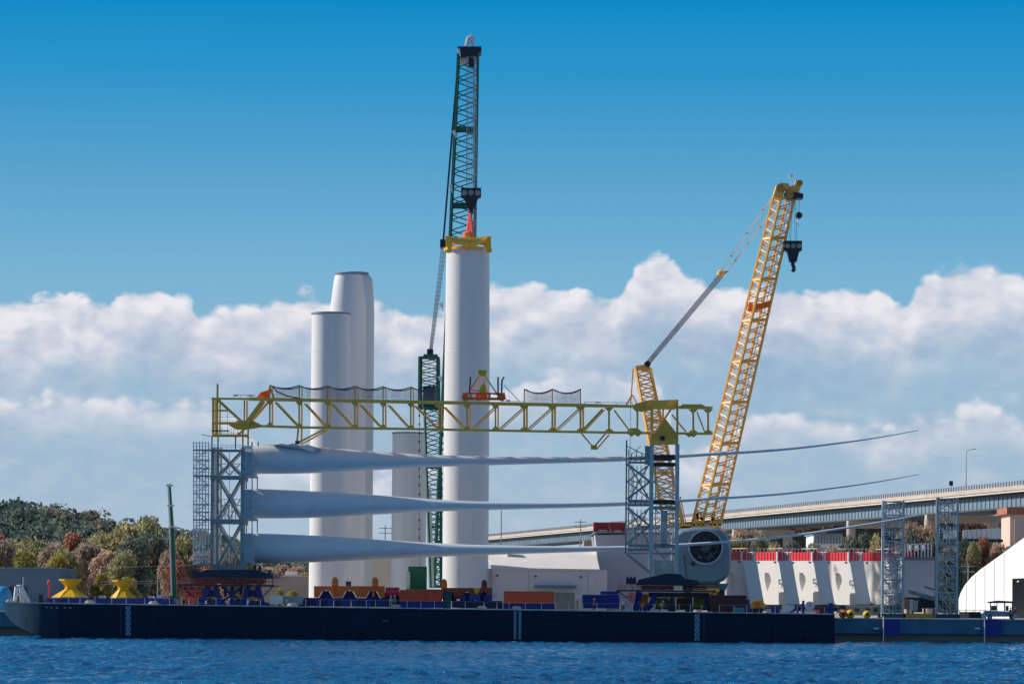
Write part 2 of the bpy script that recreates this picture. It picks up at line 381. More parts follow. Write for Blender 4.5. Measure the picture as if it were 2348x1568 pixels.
def leaf_mat(name, c1, c2, c3, scale=0.35):
    m = bpy.data.materials.new(name); m.use_nodes = True; t = NT(m.node_tree); b = t.n['Principled BSDF']
    g = t.new('ShaderNodeNewGeometry'); oi = t.new('ShaderNodeObjectInfo')
    nz = t.noise(g.outputs['Position'], scale, 4, 0.7)
    c = t.ramp(nz, [(0.3, c1), (0.5, c2), (0.72, c3)])
    isl = t.ramp(g.outputs['Random Per Island'], [(0, (.55, .55, .55)), (1, (1.4, 1.35, 1.3))])
    c = t.mix(1.0, c, isl, 'MULTIPLY')
    c = t.mix(1.0, c, t.ramp(oi.outputs['Random'], [(0, (.8, .85, .85)), (1, (1.2, 1.1, 1.0))]), 'MULTIPLY')
    t.l.new(c, b.inputs['Base Color']); b.inputs['Roughness'].default_value = 0.85; b.inputs['Specular IOR Level'].default_value = 0.15
    tr = t.new('ShaderNodeBsdfTranslucent'); t.l.new(c, tr.inputs[0]); ms = t.new('ShaderNodeMixShader'); ms.inputs[0].default_value = .5
    t.l.new(b.outputs[0], ms.inputs[1]); t.l.new(tr.outputs[0], ms.inputs[2]); t.l.new(ms.outputs[0], t.n['Material Output'].inputs[0])
    MATS[name] = m; return m
lf_dark = leaf_mat('foliage_blue_green', (0.08, 0.145, 0.15), (0.19, 0.245, 0.21), (0.46, 0.33, 0.25), 0.05)  # bluish, lifted leaf colours stand in for haze over the far ridge
lf_olive = leaf_mat('foliage_olive', (0.20, 0.25, 0.13), (0.40, 0.40, 0.22), (0.66, 0.52, 0.36))
lf_orange = leaf_mat('foliage_orange', (0.30, 0.12, 0.08), (0.5, 0.24, 0.16), (0.55, 0.38, 0.26))
lf_brown = leaf_mat('foliage_brown', (0.30, 0.24, 0.20), (0.52, 0.40, 0.33), (0.68, 0.52, 0.43))
lf_yel = leaf_mat('foliage_yellow_green', (0.18, 0.2, 0.07), (0.36, 0.34, 0.11), (0.5, 0.42, 0.16))

def crown_pts(rs, H, Rr, nl, nq, size):
    """leaf quads in uneven lobes; returns verts (n*4,3)"""
    lobes = []
    for i in range(nl):
        a = rs.rand() * 6.28; f = rs.rand(); z = H * (0.30 + 0.52 * f); rr = Rr * (0.25 + 0.55 * rs.rand()) * (1.0 - .45 * f)
        lobes.append((rr * math.cos(a), rr * math.sin(a), z, Rr * (0.36 + 0.24 * rs.rand())))
    lobes.append((0, 0, H * .78, Rr * .46))
    L = np.array(lobes); k = rs.randint(0, len(L), nq)
    d = rs.normal(size=(nq, 3)); d /= np.linalg.norm(d, axis=1)[:, None]
    r = L[k, 3] * (0.55 + 0.5 * rs.rand(nq) ** .6)
    c = L[k, :3] + d * r[:, None] * np.array([1, 1, .8])
    u = rs.normal(size=(nq, 3)); u /= np.linalg.norm(u, axis=1)[:, None]
    v = np.cross(u, rs.normal(size=(nq, 3))); v /= np.linalg.norm(v, axis=1)[:, None]
    s = size * (0.5 + rs.rand(nq))[:, None]
    return np.stack([c - u * s - v * s * .6, c + u * s - v * s * .6, c + u * s + v * s * .6, c - u * s + v * s * .6], 1).reshape(-1, 3)
def quads_mesh(name, v, m):
    n = len(v) // 4; me = bpy.data.meshes.new(name)
    me.vertices.add(len(v)); me.vertices.foreach_set('co', v.astype(np.float32).ravel())
    me.loops.add(n * 4); me.loops.foreach_set('vertex_index', np.arange(n * 4, dtype=np.int32))
    me.polygons.add(n); me.polygons.foreach_set('loop_start', np.arange(0, n * 4, 4, dtype=np.int32)); me.polygons.foreach_set('loop_total', np.full(n, 4, dtype=np.int32))
    me.update(calc_edges=True); me.materials.append(m); return me
def trunk_mesh(rs, H, Rr):
    b = MB(); p = Vector((0, 0, -1)); q = Vector((rs.normal() * .2, rs.normal() * .2, H * .42))
    b.tube(p, q, H * .035, 7, H * .02)
    for i in range(6):
        a = i * 1.05 + rs.rand(); e = q + Vector((math.cos(a) * Rr * .6, math.sin(a) * Rr * .6, H * (.18 + .3 * rs.rand())))
        st = p.lerp(q, .65 + .35 * rs.rand()); md = st.lerp(e, .5) + Vector((0, 0, H * .04))
        b.tube(st, md, H * .014, 5, H * .009); b.tube(md, e, H * .009, 5, H * .003)
    return b
TREE = {}
for nm, lm in (('olive', lf_olive), ('orange', lf_orange), ('brown', lf_brown), ('yellow', lf_yel), ('dark', lf_dark)):
    TREE[nm] = []
    for v_ in range(2):
        rs = np.random.RandomState(hash((nm == 'olive', nm == 'orange', nm == 'brown', nm == 'dark', v_)) % 9999 + v_)
        cm = quads_mesh('crown', crown_pts(rs, 12, 5.2, 12, 4200, .25), lm)
        tb = trunk_mesh(rs, 12, 5.0); tm = bpy.data.meshes.new('trunk'); tm.from_pydata(tb.v, [], tb.f); tm.materials.append(bark)
        TREE[nm].append((cm, tm))
ORD = ['first', 'second', 'third', 'fourth', 'fifth', 'sixth', 'seventh', 'eighth', 'ninth', 'tenth', 'eleventh', 'twelfth', 'thirteenth', 'fourteenth', 'fifteenth', 'sixteenth', 'seventeenth', 'eighteenth', 'nineteenth', 'twentieth', 'twenty-first', 'twenty-second', 'twenty-third', 'twenty-fourth', 'twenty-fifth', 'twenty-sixth', 'twenty-seventh', 'twenty-eighth', 'twenty-ninth', 'thirtieth']
CN = {'olive': 'olive green', 'orange': 'orange and pink', 'brown': 'dull brown', 'yellow': 'yellow-green', 'dark': 'dark blue-green'}
def tree(kind, x, ytop, Y, wv, label, group, zb=None):
    base = V(x, 1392, Y); zb = GZ if zb is None else zb; base.z = zb
    h = (V(x, ytop, Y).z - zb); s = h / 12 / 0.98
    t = thing('autumn_tree', label, 'tree', base, group)
    k = rnd.randint(0, 1); wr = 1.3 * wv * mpv(Y) / 10.4 / s
    t.scale = (s * wr, s * wr, s); t.rotation_euler = (0, 0, rnd.random() * 6.28)
    for nm, me in zip(('crown', 'trunk'), TREE[kind][k]):
        o = bpy.data.objects.new(nm, me); C.objects.link(o); o.parent = t
    return t
left_trees = [  # kind, x, ytop, Y, width
    ('brown', 8, 1240, 230, 66), ('orange', 2, 1222, 300, 50), ('olive', 42, 1236, 262, 74), ('yellow', 66, 1262, 215, 66), ('olive', 90, 1232, 240, 76),
    ('brown', 118, 1240, 225, 70), ('yellow', 128, 1268, 190, 62), ('orange', 172, 1216, 270, 62), ('olive', 150, 1256, 200, 66), ('brown', 192, 1238, 210, 76),
    ('olive', 216, 1220, 250, 74), ('brown', 236, 1258, 190, 66), ('olive', 262, 1208, 240, 76), ('olive', 290, 1196, 255, 80), ('olive', 325, 1186, 262, 84),
    ('dark', 300, 1226, 200, 82), ('dark', 348, 1222, 215, 84), ('olive', 278, 1262, 180, 60), ('yellow', 232, 1312, 165, 40), ('yellow', 300, 1322, 160, 46),
    ('orange', 412, 1224, 235, 58), ('olive', 428, 1230, 215, 60), ('brown', 388, 1262, 190, 50), ('orange', 402, 1280, 180, 46), ('brown', 450, 1262, 190, 60),
    ('brown', 500, 1258, 230, 70), ('olive', 548, 1270, 230, 66), ('orange', 470, 1300, 180, 50)]
for i, a in enumerate(sorted(left_trees, key=lambda q: q[1])):
    tree(*a, '%s tree, %s from the left in the row below the wooded ridge' % (CN[a[0]], ORD[i]), 'autumn trees behind the barge bow')
mid_trees = [('brown', 600, 1296, 240, 60), ('brown', 640, 1296, 260, 60), ('brown', 676, 1300, 250, 56), ('olive', 700, 1310, 240, 40), ('yellow', 638, 1346, 120, 26), ('yellow', 668, 1352, 118, 34)]
for i, a in enumerate(mid_trees):
    tree(*a, '%s %s, %s from the left between the left rack and the white towers' % (CN[a[0]], 'low shrub' if a[2] > 1340 else 'tree', ORD[i]), 'trees between the rack and the towers')
right_trees = [('brown', 1655, 1212, 420, 44), ('brown', 1690, 1208, 430, 60), ('brown', 1728, 1210, 430, 60), ('olive', 1668, 1236, 250, 46), ('yellow', 1700, 1232, 250, 40), ('olive', 1738, 1226, 250, 56),
    ('olive', 1778, 1240, 230, 50), ('dark', 1820, 1238, 260, 60), ('dark', 1870, 1242, 260, 60), ('dark', 1952, 1226, 240, 60), ('dark', 1990, 1222, 260, 60), ('olive', 2014, 1226, 230, 40),
    ('dark', 2092, 1214, 240, 46), ('brown', 2082, 1204, 280, 60), ('brown', 2120, 1208, 280, 60), ('dark', 2140, 1226, 240, 60), ('dark', 2210, 1232, 250, 50), ('olive', 2228, 1240, 240, 40), ('orange', 2258, 1226, 250, 44), ('brown', 2285, 1240, 240, 50), ('brown', 2310, 1260, 240, 50), ('dark', 2180, 1250, 230, 56), ('brown', 2330, 1250, 330, 60), ('olive', 1910, 1250, 230, 50)]
for i, a in enumerate(sorted(right_trees, key=lambda q: q[1])):
    tree(*a, '%s tree, %s from the left of those under the highway bridge' % (CN[a[0]], ORD[i]), 'trees under the bridge')

def forest(name, label, spots, size, m, nq):
    rs = np.random.RandomState(11); vs = []
    for (X, Y, Z, H, Rr) in spots:
        p = crown_pts(rs, H, Rr, 5, nq, size); vs.append(p + np.array([X, Y, Z]))
    o = bpy.data.objects.new(name, quads_mesh(name, np.concatenate(vs), m)); C.objects.link(o)
    o['kind'] = 'stuff'; o['label'] = label; o['category'] = 'forest'
    return o
sp = []
for i in range(460):
    Y = 330 + 300 * rnd.random(); xv = -30 + 780 * rnd.random(); X = (xv - HX) * mpv(Y)
    sp.append((X, Y, hill_z(X, Y) - 1, 8 + 7 * rnd.random(), 6.5))
for i in range(75):
    Y = 590 + 40 * rnd.random(); xv = -30 + 10.5 * i; X = (xv - HX) * mpv(Y)
    sp.append((X, Y, hill_z(X, Y) - 1, 8 + 7 * rnd.random(), 6.2))
forest('hillside_forest', 'dark blue-green woods covering the far ridge behind the barge bow', sp, .48, lf_dark, 420)
# far hill behind the bridge
b = MB(); cx = (1880 - HX) * mpv(1500)
prof = [(-190, 0), (-100, 20), (-60, 36), (-25, 45), (10, 47), (40, 51), (70, 51), (100, 44), (180, 20), (260, 0)]
b.prism([(cx + x, GZ + z) for x, z in prof], 1480, 1800); struct(b.build('far_hill', hillm))
sp = []
for i in range(150):
    x = -110 + 230 * rnd.random(); z = lerp_pts(x, prof)
    sp.append((cx + x, 1476 + 30 * rnd.random(), GZ + z - 5 * rnd.random() - 1, 11 + 5 * rnd.random(), 7))
forest('distant_forest', 'far brown tree tops showing just above the highway bridge deck', sp, 1.1, lf_brown, 150)

# ------------------------------------------------------------------ bridge
def make_bridge():
    Ya, Yb = 1000.0, 245.0
    A = V(1100, 1226, Ya); B = V(2400, 1095, Yb)
    t = thing('highway_bridge', 'long steel girder highway bridge rising to the right behind the shipyard', 'bridge', (A.x, A.y, GZ))
    d = (B - A); L = d.length; u = d.normalized(); side = Vector((-u.y, u.x, 0)).normalized()
    if side.y < 0: side = -side
    def slab(z0, z1, s0, s1, name, m, f0=0, f1=1):
        b = MB(); pts = []
        for f in (f0, f1):
            c = A + d * f
            for s_v, z in ((s0, z0), (s1, z0), (s1, z1), (s0, z1)): pts.append(c + side * s_v + Vector((0, 0, z)))
        b.add(pts, [(0, 1, 2, 3), (7, 6, 5, 4), (0, 4, 5, 1), (1, 5, 6, 2), (2, 6, 7, 3), (3, 7, 4, 0)])
        return b.build(name, m, t)
    slab(-2.0, -1.0, 0, 22, 'deck', bdeck)
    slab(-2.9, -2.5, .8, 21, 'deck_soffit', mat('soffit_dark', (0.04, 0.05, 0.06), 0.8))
    slab(-2.5, -2.2, -.25, .8, 'ledge', mat('ledge_white', (0.7, 0.66, 0.6), 0.7))
    slab(-5.6, -2.9, 1.6, 2.0, 'near_girder', bgird); slab(-5.6, -2.9, 19, 19.4, 'far_girder', bgird)
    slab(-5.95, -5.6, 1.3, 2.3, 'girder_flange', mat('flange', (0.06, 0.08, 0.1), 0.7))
    b = MB(); n = int(L / 3.2)
    for i in range(n):
        c = A + d * (i / n) + side * 1.45
        b.bar(c + Vector((0, 0, -5.58)), c + Vector((0, 0, -2.92)), .16)
    b.build('stiffeners', bgird, t, kind='stuff')
    b = MB()
    for z in (-.1, -.55): b.bar(A + Vector((0, 0, z)), B + Vector((0, 0, z)), .14)
    n = int(L / 2.0)
    for i in range(n):
        c = A + d * (i / n); b.bar(c + Vector((0, 0, -1)), c, .22)
    b.build('near_railing', brail, t)
    b = MB()
    for z in (-.1, -.5): b.bar(A + side * 21 + Vector((0, 0, z)), B + side * 21 + Vector((0, 0, z)), .2)
    n = int(L / 2.2)
    for i in range(n):
        c = A + side * 21 + d * (i / n); b.bar(c + Vector((0, 0, -1)), c, .25)
    b.build('far_railing', brail, t)
    def at_x(xv):
        lo, hi = 0., 1.
        for _ in range(40):
            f = (lo + hi) / 2; c = A + d * f
            if c.x / mpv(c.y) + HX < xv: lo = f
            else: hi = f
        return A + d * lo
    for xv, wd, m_ in ((1330, 1.5, bdeck), (1480, 1.5, bdeck), (1672, 1.7, bdeck), (1933, 1.4, bdeck), (2112, 1.6, bdeck)):
        c = at_x(xv) + side * 2; b = MB()
        for k in (0, 16):
            e = c + side * k; b.tube((e.x, e.y, GZ), (e.x, e.y, c.z - 7.2), wd, 10, wd * .85)
        e0 = c - side * 1; e1 = c + side * 18; b.bar((e0.x, e0.y, c.z - 6.9), (e1.x, e1.y, c.z - 6.9), 1.9)
        b.build('pier', m_, t, smooth=40)
    # the big tan pier at the right edge
    c = at_x(2330) + side * 2; pt = MB(); zt = c.z - 5.9
    pw = 3.4
    pt.box(c.x - pw, c.x + pw, c.y, c.y + 14, GZ, zt - 1.5); pt.box(c.x - pw * .75, c.x + pw * .2, c.y - .6, c.y - .003, GZ, zt - 1.6)
    pt.build('wide_pier', bpier, t, label='broad tan and rust-stained bridge pier')
    MB().box(c.x - pw - .9, c.x + pw + .9, c.y - 1, c.y + 15, zt - 1.49, zt).build('pier_cap', mat('cap_rust', (0.42, 0.15, 0.1), .8, var=.2), t)
    # things standing on the bridge
    c = at_x(2213); h = (1112 - 1035) * mpv(c.y)
    s = thing('bridge_lamp', 'tall thin street lamp on the highway bridge near the right edge', 'street lamp', c + Vector((0, 0, -1)))
    b = MB(); b.tube(c + Vector((0, 0, -1)), c + Vector((0, 0, h)), .16, 6, .09); b.build('pole', steel, s)
    b = MB(); b.line([c + Vector((0, 0, h)), c + Vector((.4, 0, h + .5)), c + Vector((1.6, 0, h + .75))], .07); b.build('arm', steel, s)
    b = MB(); b.box(c.x + 1.4, c.x + 2.2, c.y - .2, c.y + .2, c.z + h + .65, c.z + h + .85); b.build('lamp_head', steel, s)
    c = at_x(2173) + side * .6; s = thing('bridge_sign', 'small dark sign box on a post above the bridge railing', 'sign', c + Vector((0, 0, -1)))
    MB().tube(c + Vector((0, 0, -1)), c + Vector((0, 0, .5)), .12, 6).build('post', steel, s)
    MB().box(c.x - .45, c.x + .45, c.y - .15, c.y + .15, c.z + .5, c.z + 1.6).build('panel', dark, s)
    # lamp at a thin pier
    c = at_x(1368); c2 = c + side * 22
    s = thing('bridge_lamp', 'slim lamp post on the far left part of the bridge beside the red containers', 'street lamp', c2 + Vector((0, 0, -1)))
    MB().tube(c2 + Vector((0, 0, -1)), c2 + Vector((0, 0, 11)), .2, 6, .12).build('pole', steel, s)
    MB().line([c2 + Vector((0, 0, 11)), c2 + Vector((1.8, 0, 11.5))], .12).build('arm', steel, s)
make_bridge()
# lower white-fenced rail bridge
t = thing('rail_bridge', 'low bridge with white side panels passing below the highway bridge', 'bridge', V(2120, 1392, 262))
MB().vbox(2030, 2300, 1235, 1241, 262, 272).build('beam', mat('beam_dark', (0.03, 0.04, 0.05), .8), t)
for i in range(12):
    x = 2164 + i * 11
    if i in (3,): continue
    MB().vbox(x, x + 9.6, 1217 - i * .6, 1234.6, 262.2, 262.5).build('side_panel', wpaint, t)
for x in (2062, 2218, 2265, 2284): MB().vbox(x, x + 3, 1241.1, 1388, 263, 264).build('support', bpier, t)
for i, x in enumerate((1868, 1881, 1894, 1907)):
    pass
t = thing('distant_building', 'long low white building seen under the bridge between housings', 'building', V(1890, 1388, 300))
MB().vbox(1865, 1930, 1226, 1300, 300, 320).build('wall', wpaint, t)
for i in range(9): MB().vbox(1868 + i * 7, 1871.5 + i * 7, 1228, 1246, 299.7, 299.99).build('window', bgird, t)
MB().vbox(1863, 1932, 1222, 1225.9, 299, 321).build('roof', bgird, t)

# ------------------------------------------------------------------ buildings
t = thing('pale_warehouse', 'pale metal warehouse with a bright sloping white roof in the centre', 'warehouse', V(1240, 1395, 64))
Yw = 64
zb = GZ
def P3(x, y, Y): return V(x, y, Y)
MB().vbox(1129, 1392, 1305, 1398, Yw, Yw + 20).build('wall', wall_w, t)
a = V(1127, 1304, Yw - .3); bb = V(1375, 1308, Yw - .3); c_ = V(1364.4, 1262, Yw + 14); d_ = V(1112, 1262, Yw + 14)
b = MB(); up_ = Vector((0, 0, .25)); b.add([a, bb, c_, d_, a + up_, bb + up_, c_ + up_, d_ + up_], [(0, 1, 2, 3), (4, 5, 6, 7), (0, 1, 5, 4), (1, 2, 6, 5), (2, 3, 7, 6), (3, 0, 4, 7)])
b.build('roof', roof_w, t)
MB().vbox(1119, 1128.9, 1303, 1398, Yw + .2, Yw + 19).build('side_wall', mat('side_cream', (0.66, .56, .46), .7), t)
b = MB()
for i in range(84): b.vbox(1130 + i * 3.1, 1131 + i * 3.1, 1307, 1396, Yw - .04, Yw - .003)
b.build('cladding_ribs', wall_w, t, kind='stuff')
for x in (1211, 1347.5): MB().vbox(x, x + 1, 1306, 1396, Yw - .12, Yw - .004).build('downpipe', wall_g, t)
for x, y in ((1140, 1319), (1228, 1321), (1332, 1322)):
    MB().vbox(x - 2, x + 2.5, y - 2, y + 1.5, Yw - .5, Yw - .004).build('wall_lamp', dark, t)
MB().vbox(1225, 1322, 1341, 1347, Yw - 1.5, Yw - .004).build('awning', mat('awning', (.12, .25, .36), .6), t)
MB().vbox(1272, 1318, 1358, 1396, Yw - .1, Yw - .004).build('door', mat('door_tan', (.36, .34, .3), .7), t)
b = MB(); p = V(1170, 1273, Yw + 9); b.box(p.x - .5, p.x + .3, p.y - 1, p.y + 1, p.z - .6, p.z + 1.3); b.box(p.x - .5, p.x + 1.5, p.y - 1, p.y + 1, p.z - .9, p.z - .4); b.build('roof_vent', steel, t)

t = thing('grey_warehouse', 'large blue-grey shed wall behind the right-hand rack', 'warehouse', V(1500, 1395, 74))
MB().vprism([(1364, 1226), (1592, 1222), (1592, 1400), (1394, 1400), (1374, 1310)], 74, 104).build('wall', wall_g, t)
MB().vbox(1362, 1593, 1219.5, 1221.9, 73.6, 105).build('roof_edge', mat('edge_grey', (.3, .33, .38), .7), t)
MB().vbox(1402, 1420, 1374, 1400, 73.85, 73.99).build('skirting', cream, t)

t = thing('container_stack', 'dark red stacked containers showing above the grey shed roof', 'containers', V(1400, 1390, 112))
for r_ in range(4):
    for c2 in range(2):
        x0 = 1361 + c2 * 38; MB().vbox(x0, x0 + 37, 1197 + r_ * 26, 1222 + r_ * 26, 112, 114.4).build('container', mat('stack_red', (.34, .035, .045), .6, var=.2, dirt=((.25, .05, .05), .5), scale=1.2), t)
MB().vbox(1361, 1436, 1301.5, 1388, 112.2, 114.2).build('stack_base', maroon, t)
b = MB()
for i in range(16): b.vbox(1364 + i * 4.5, 1365.6 + i * 4.5, 1199, 1219, 111.8, 111.99)
b.build('corrugation', mat('stack_rib', (.45, .07, .08), .6), t)
for xa, xb, ya in ((1372, 1392, 1214), (1398, 1402, 1213), (1408, 1424, 1215)): MB().vbox(xa, xb, ya, ya + 3.5, 111.7, 111.79).build('pale_marking', mat('marking_dim', (.5, .4, .4), .6), t)

t = thing('tan_building', 'sunlit tan wall between the white tower cluster and the green machine', 'building', V(878, 1390, 150))
MB().vbox(846, 900, 1270, 1392, 150, 165).build('wall', wall_t, t)
MB().vbox(845, 901, 1268, 1269.9, 149.8, 165.2).build('roof_edge', wall_w, t)
t = thing('brown_shed', 'long grey-brown shed wall behind the shrubs left of the towers', 'shed', V(660, 1390, 170))
MB().vbox(600, 712, 1322, 1392, 170, 180).build('wall', mat('shed_brown', (.30, .26, .24), .8, var=.2, scale=.5), t)
MB().vbox(598, 714, 1319, 1321.9, 169.5, 181).build('roof', bdeck, t)
MB().vbox(655, 680, 1310, 1318.9, 169.8, 175).build('roof_box', wall_w, t)
t = thing('blue_warehouse', 'dark blue-grey flat-roofed warehouse behind the barge bow', 'warehouse', V(60, 1390, 150))
MB().vbox(-60, 136, 1303, 1392, 150, 175).build('wall', wall_b, t)
MB().vbox(-62, 137.5, 1300.5, 1302.9, 149.5, 176).build('roof_edge', mat('edge_blue', (.16, .25, .34), .6), t)
MB().vbox(20, 60, 1345, 1392, 149.7, 149.99).build('door', dark, t)
p = V(6, 1390, 60); o = MB().lathe((p.x, p.y, GZ), [(1.5, 0), (1.5, 2.3), (1.35, 3.1), (.95, 3.7), (.4, 4.0), (.02, 4.05)], 24).build('storage_tank', mat('tank_blue', (.03, .30, .60), .4), smooth=50)
tag(o, 'small domed sky-blue tank at the far left edge of the picture', 'tank'); recenter(o)

# tent
t = thing('fabric_hangar', 'huge white fabric storage hangar with curved side at the right edge', 'hangar', V(2198, 1400, 122))
nrm = Vector((-.93, -.368, 0)).normalized(); ud = Vector((-nrm.y, nrm.x, 0)); ud = ud if ud.x > 0 else -ud
dep = -nrm
F0 = V(2198, 1402, 122); F0.z = GZ
def onface(x, y, off=0.0):
    """point of the gable plane seen at view x, y"""
    o = Vector((0, -DC, EYE)); dr = (V(x, y, 100) - o)
    n = nrm; tt = (F0 + nrm * off - o).dot(n) / dr.dot(n)
    return o + dr * tt
edge = [(2198, 1392), (2198, 1374), (2202, 1360), (2212, 1341), (2228, 1322), (2247, 1305.6), (2297, 1270), (2348, 1232), (2420, 1186), (2520, 1140)]
pts = [onface(x, y) for x, y in edge]
base0 = pts[0].copy(); base0.z = GZ; baseN = pts[-1].copy(); baseN.z = GZ
poly = [base0] + pts + [baseN]
b = MB(); n = len(poly); b.add(poly + [p + dep * 40 for p in poly], [tuple(range(n)), tuple(range(2 * n - 1, n - 1, -1))] + [(i, i + n, (i + 1) % n + n, (i + 1) % n) for i in range(n)])
b.build('fabric_shell', tentm, t)
for x, y in ((2216, 1340), (2236, 1318), (2258, 1300), (2280, 1285), (2302, 1269)):
    p0 = onface(x, 1400, .04); p0.z = GZ; p1 = onface(x, y, .04); MB().tube(p0, p1, .045, 4).build('fabric_seam', wall_w, t)
dp = [onface(2321, 1400, .05), onface(2400, 1400, .05), onface(2400, 1323, .05), onface(2321, 1326, .05)]
dp[0].z = GZ; dp[1].z = GZ
b = MB(); b.add(dp + [p - nrm * .04 for p in dp], [(0, 1, 2, 3), (7, 6, 5, 4), (0, 1, 5, 4), (1, 2, 6, 5), (2, 3, 7, 6), (3, 0, 4, 7)]); b.build('doorway', glass, t)
b = MB(); q = onface(2335, 1334, .3); b.lathe(q, [(.3, 0), (.1, .3)], 8); b.build('door_lamp', wpaint, t)

# ------------------------------------------------------------------ barge
def deck_y(x): return 1384 + (x - 150) * (24.5 / 1760.)
def make_barge():
    t = thing('cargo_barge', 'very long dark navy flat-deck barge with a raked bow lying on blue water', 'barge', (0, 0, 0))
    BW = 31.0
    prof = [(135, deck_y(135)), (1914, deck_y(1914)), (1914, 1492), (135, 1475)]
    MB().vprism(prof, 0, BW).build('hull', navy, t)
    bow = [(134.9, deck_y(135)), (134.9, 1475), (108, 1466), (92, 1457), (70, 1449), (44, 1438), (25, 1424), (13, 1408), (8, 1394), (8, 1383)]
    m = bpy.data.materials.new('bow_worn_lit'); m.use_nodes = True; tt = NT(m.node_tree); bs = tt.n['Principled BSDF']
    tcn = tt.new('ShaderNodeTexCoord'); sp_ = tt.new('ShaderNodeSeparateXYZ'); tt.l.new(tcn.outputs['Object'], sp_.inputs[0])
    mpn = tt.new('ShaderNodeMapping'); mpn.inputs['Scale'].default_value = (1.6, 1, .22); tt.l.new(tcn.outputs['Object'], mpn.inputs[0]); n1 = tt.noise(mpn.outputs[0], .8, 8, .65); xl = V(8, 1400, 0).x; xr = V(128, 1400, 0).x
    g = tt.new('ShaderNodeMapRange'); tt.l.new(sp_.outputs[0], g.inputs[0]); g.inputs[1].default_value = xl; g.inputs[2].default_value = xr
    f = tt.ss(tt.m('ADD', g.outputs[0], tt.m('MULTIPLY', tt.m('SUBTRACT', n1, .5), .9)), .15, .8)  # besides the worn streaks, lit paleness at the tip is put into the colour
    pc = tt.ramp(n1, [(.35, (.26, .24, .23)), (.55, (.42, .37, .33)), (.7, (.60, .46, .35))])
    tt.l.new(tt.mix(f, pc, (.001, .013, .036, 1)), bs.inputs['Base Color']); bs.inputs['Roughness'].default_value = .6
    MB().vprism(bow, 0, BW).build('bow', m, t, label='worn grey-brown raked bow plating, lit tone painted in at the tip')
    MB().vprism([(6, deck_y(6) - 2.6), (1914, deck_y(1914) - 2.2), (1914, deck_y(1914) - .1), (6, deck_y(6) - .1)], -.15, .6).build('gunwale', mat('gunwale', (.62, .56, .50), .7, var=.4, scale=.3, dirt=((.10, .09, .10), .9), detail=3), t)
    b = MB()
    for k in range(3): b.vprism([(136, deck_y(136) + 16 + 19 * k), (1913, deck_y(1913) + 13 + 15 * k), (1913, deck_y(1913) + 13.6 + 15 * k), (136, deck_y(136) + 16.6 + 19 * k)], -.02, -.003)
    for k in range(24):
        xk = 150 + k * 74; b.vbox(xk, xk + .7, deck_y(xk) + 3, 1457 + (xk - 288) * .0085, -.024, -.0035)
    b.build('plate_seams', mat('seam_navy', (.008, .022, .045), .6), t, kind='stuff')
    b = MB()
    for k in range(46):
        xk = rnd.uniform(150, 1890); w_ = rnd.uniform(.6, 2.2); y0 = deck_y(xk) + rnd.choice((3, 3, 16, 30)); h_ = rnd.uniform(8, 30); b.vprism([(xk, y0), (xk + w_, y0), (xk + w_ * .6, min(y0 + h_, 1455)), (xk + w_ * .3, min(y0 + h_, 1455))], -.012, -.0015)
    b.build('rust_streaks', mat('rust_dim', (.035, .024, .022), .8, var=.5), t, kind='stuff')
    MB().vprism([(14, deck_y(14) - .09), (1912, deck_y(1912) - .09), (1912, deck_y(1912) - .05), (14, deck_y(14) - .05)], .61, BW - .3).build('deck_plating', mat('deck_grey', (.40, .37, .34), .8, var=.3, scale=.3, dirt=((.2, .15, .12), .6)), t)
    # draught boards: chequered and plain
    for xa, xb, lb in ((288, 299.5, 'chequered white ladder marking near the bow'), (1592.5, 1604.5, 'chequered white ladder marking near the stern')):
        bk = MB(); y0 = deck_y(xa) + 3; bk.vbox(xa, xb, y0, 1457 + (xa - 288) * .0085, -.06, -.004); bo = bk.build('marking_board', midblue if False else mat('board_blue', (.05, .13, .24), .6), t, label=lb)
        ck = MB(); n = 11; hh = (1456 + (xa - 288) * .0085 - y0) / n; wv = (xb - xa) / 3
        for i in range(n):
            for j in range(3):
                if (i + j) % 2 == 0: ck.vbox(xa + j * wv + .2, xa + (j + 1) * wv - .2, y0 + i * hh + .5, y0 + (i + 1) * hh - .3, -.1, -.063)
        ck.build('white_chequers', mat('chequer_white', (.26, .37, .46), .6, var=.4, scale=2.), bo)
    for xa in (1178, 1189): MB().vbox(xa, xa + 6, deck_y(xa) + 2, 1465, -.1, -.004).build('marking_strip', mat('strip_pale', (.16, .26, .34), .6, var=.3, scale=.5), t)
    for xa in (276, 1613): MB().vbox(xa, xa + 2.5, deck_y(xa) + 6, 1457 + (xa - 288) * .0085, -.06, -.004).build('rubbing_strip', mat('strip_dim', (.03, .045, .07), .6), t)
    bm_ = MB()
    for (xa, ya) in ((104, 1390), (115, 1391), (128, 1391), (146, 1391), (158, 1391)): bm_.vbox(xa, xa + 6, ya, ya + 3, -.04, -.003)
    bm_.build('bow_patches', mat('patch_tan', (.35, .27, .2), .7), t)
    o = MB(); o.vbox(877, 890, 1420, 1423.5, -.05, -.003); o.build('faded_patch', mat('patch_grey', (.06, .08, .1), .7, var=.5, scale=2.), t)
    # stanchions with a wire along the deck edge
    xs = [x for x in range(120, 1900, 34)]
    wr = MB()
    prev = None
    for k, x in enumerate(xs):
        x = x + rnd.uniform(-9, 9)
        y = deck_y(x) - 1; p0 = V(x, y, .5); p1 = p0 + Vector((0, 0, 1.1))
        MB().tube(p0, p1, .034, 5).build('stanchion', steel_l, t)
        if prev is not None and k % 9: wr.tube(prev, p1, .010, 4)
        prev = p1
    wr.build('guard_wire', steel_l, t)
    return t
barge = make_barge()
def DZ(x): return V(x, deck_y(x), 0).z          # deck height in metres at view x

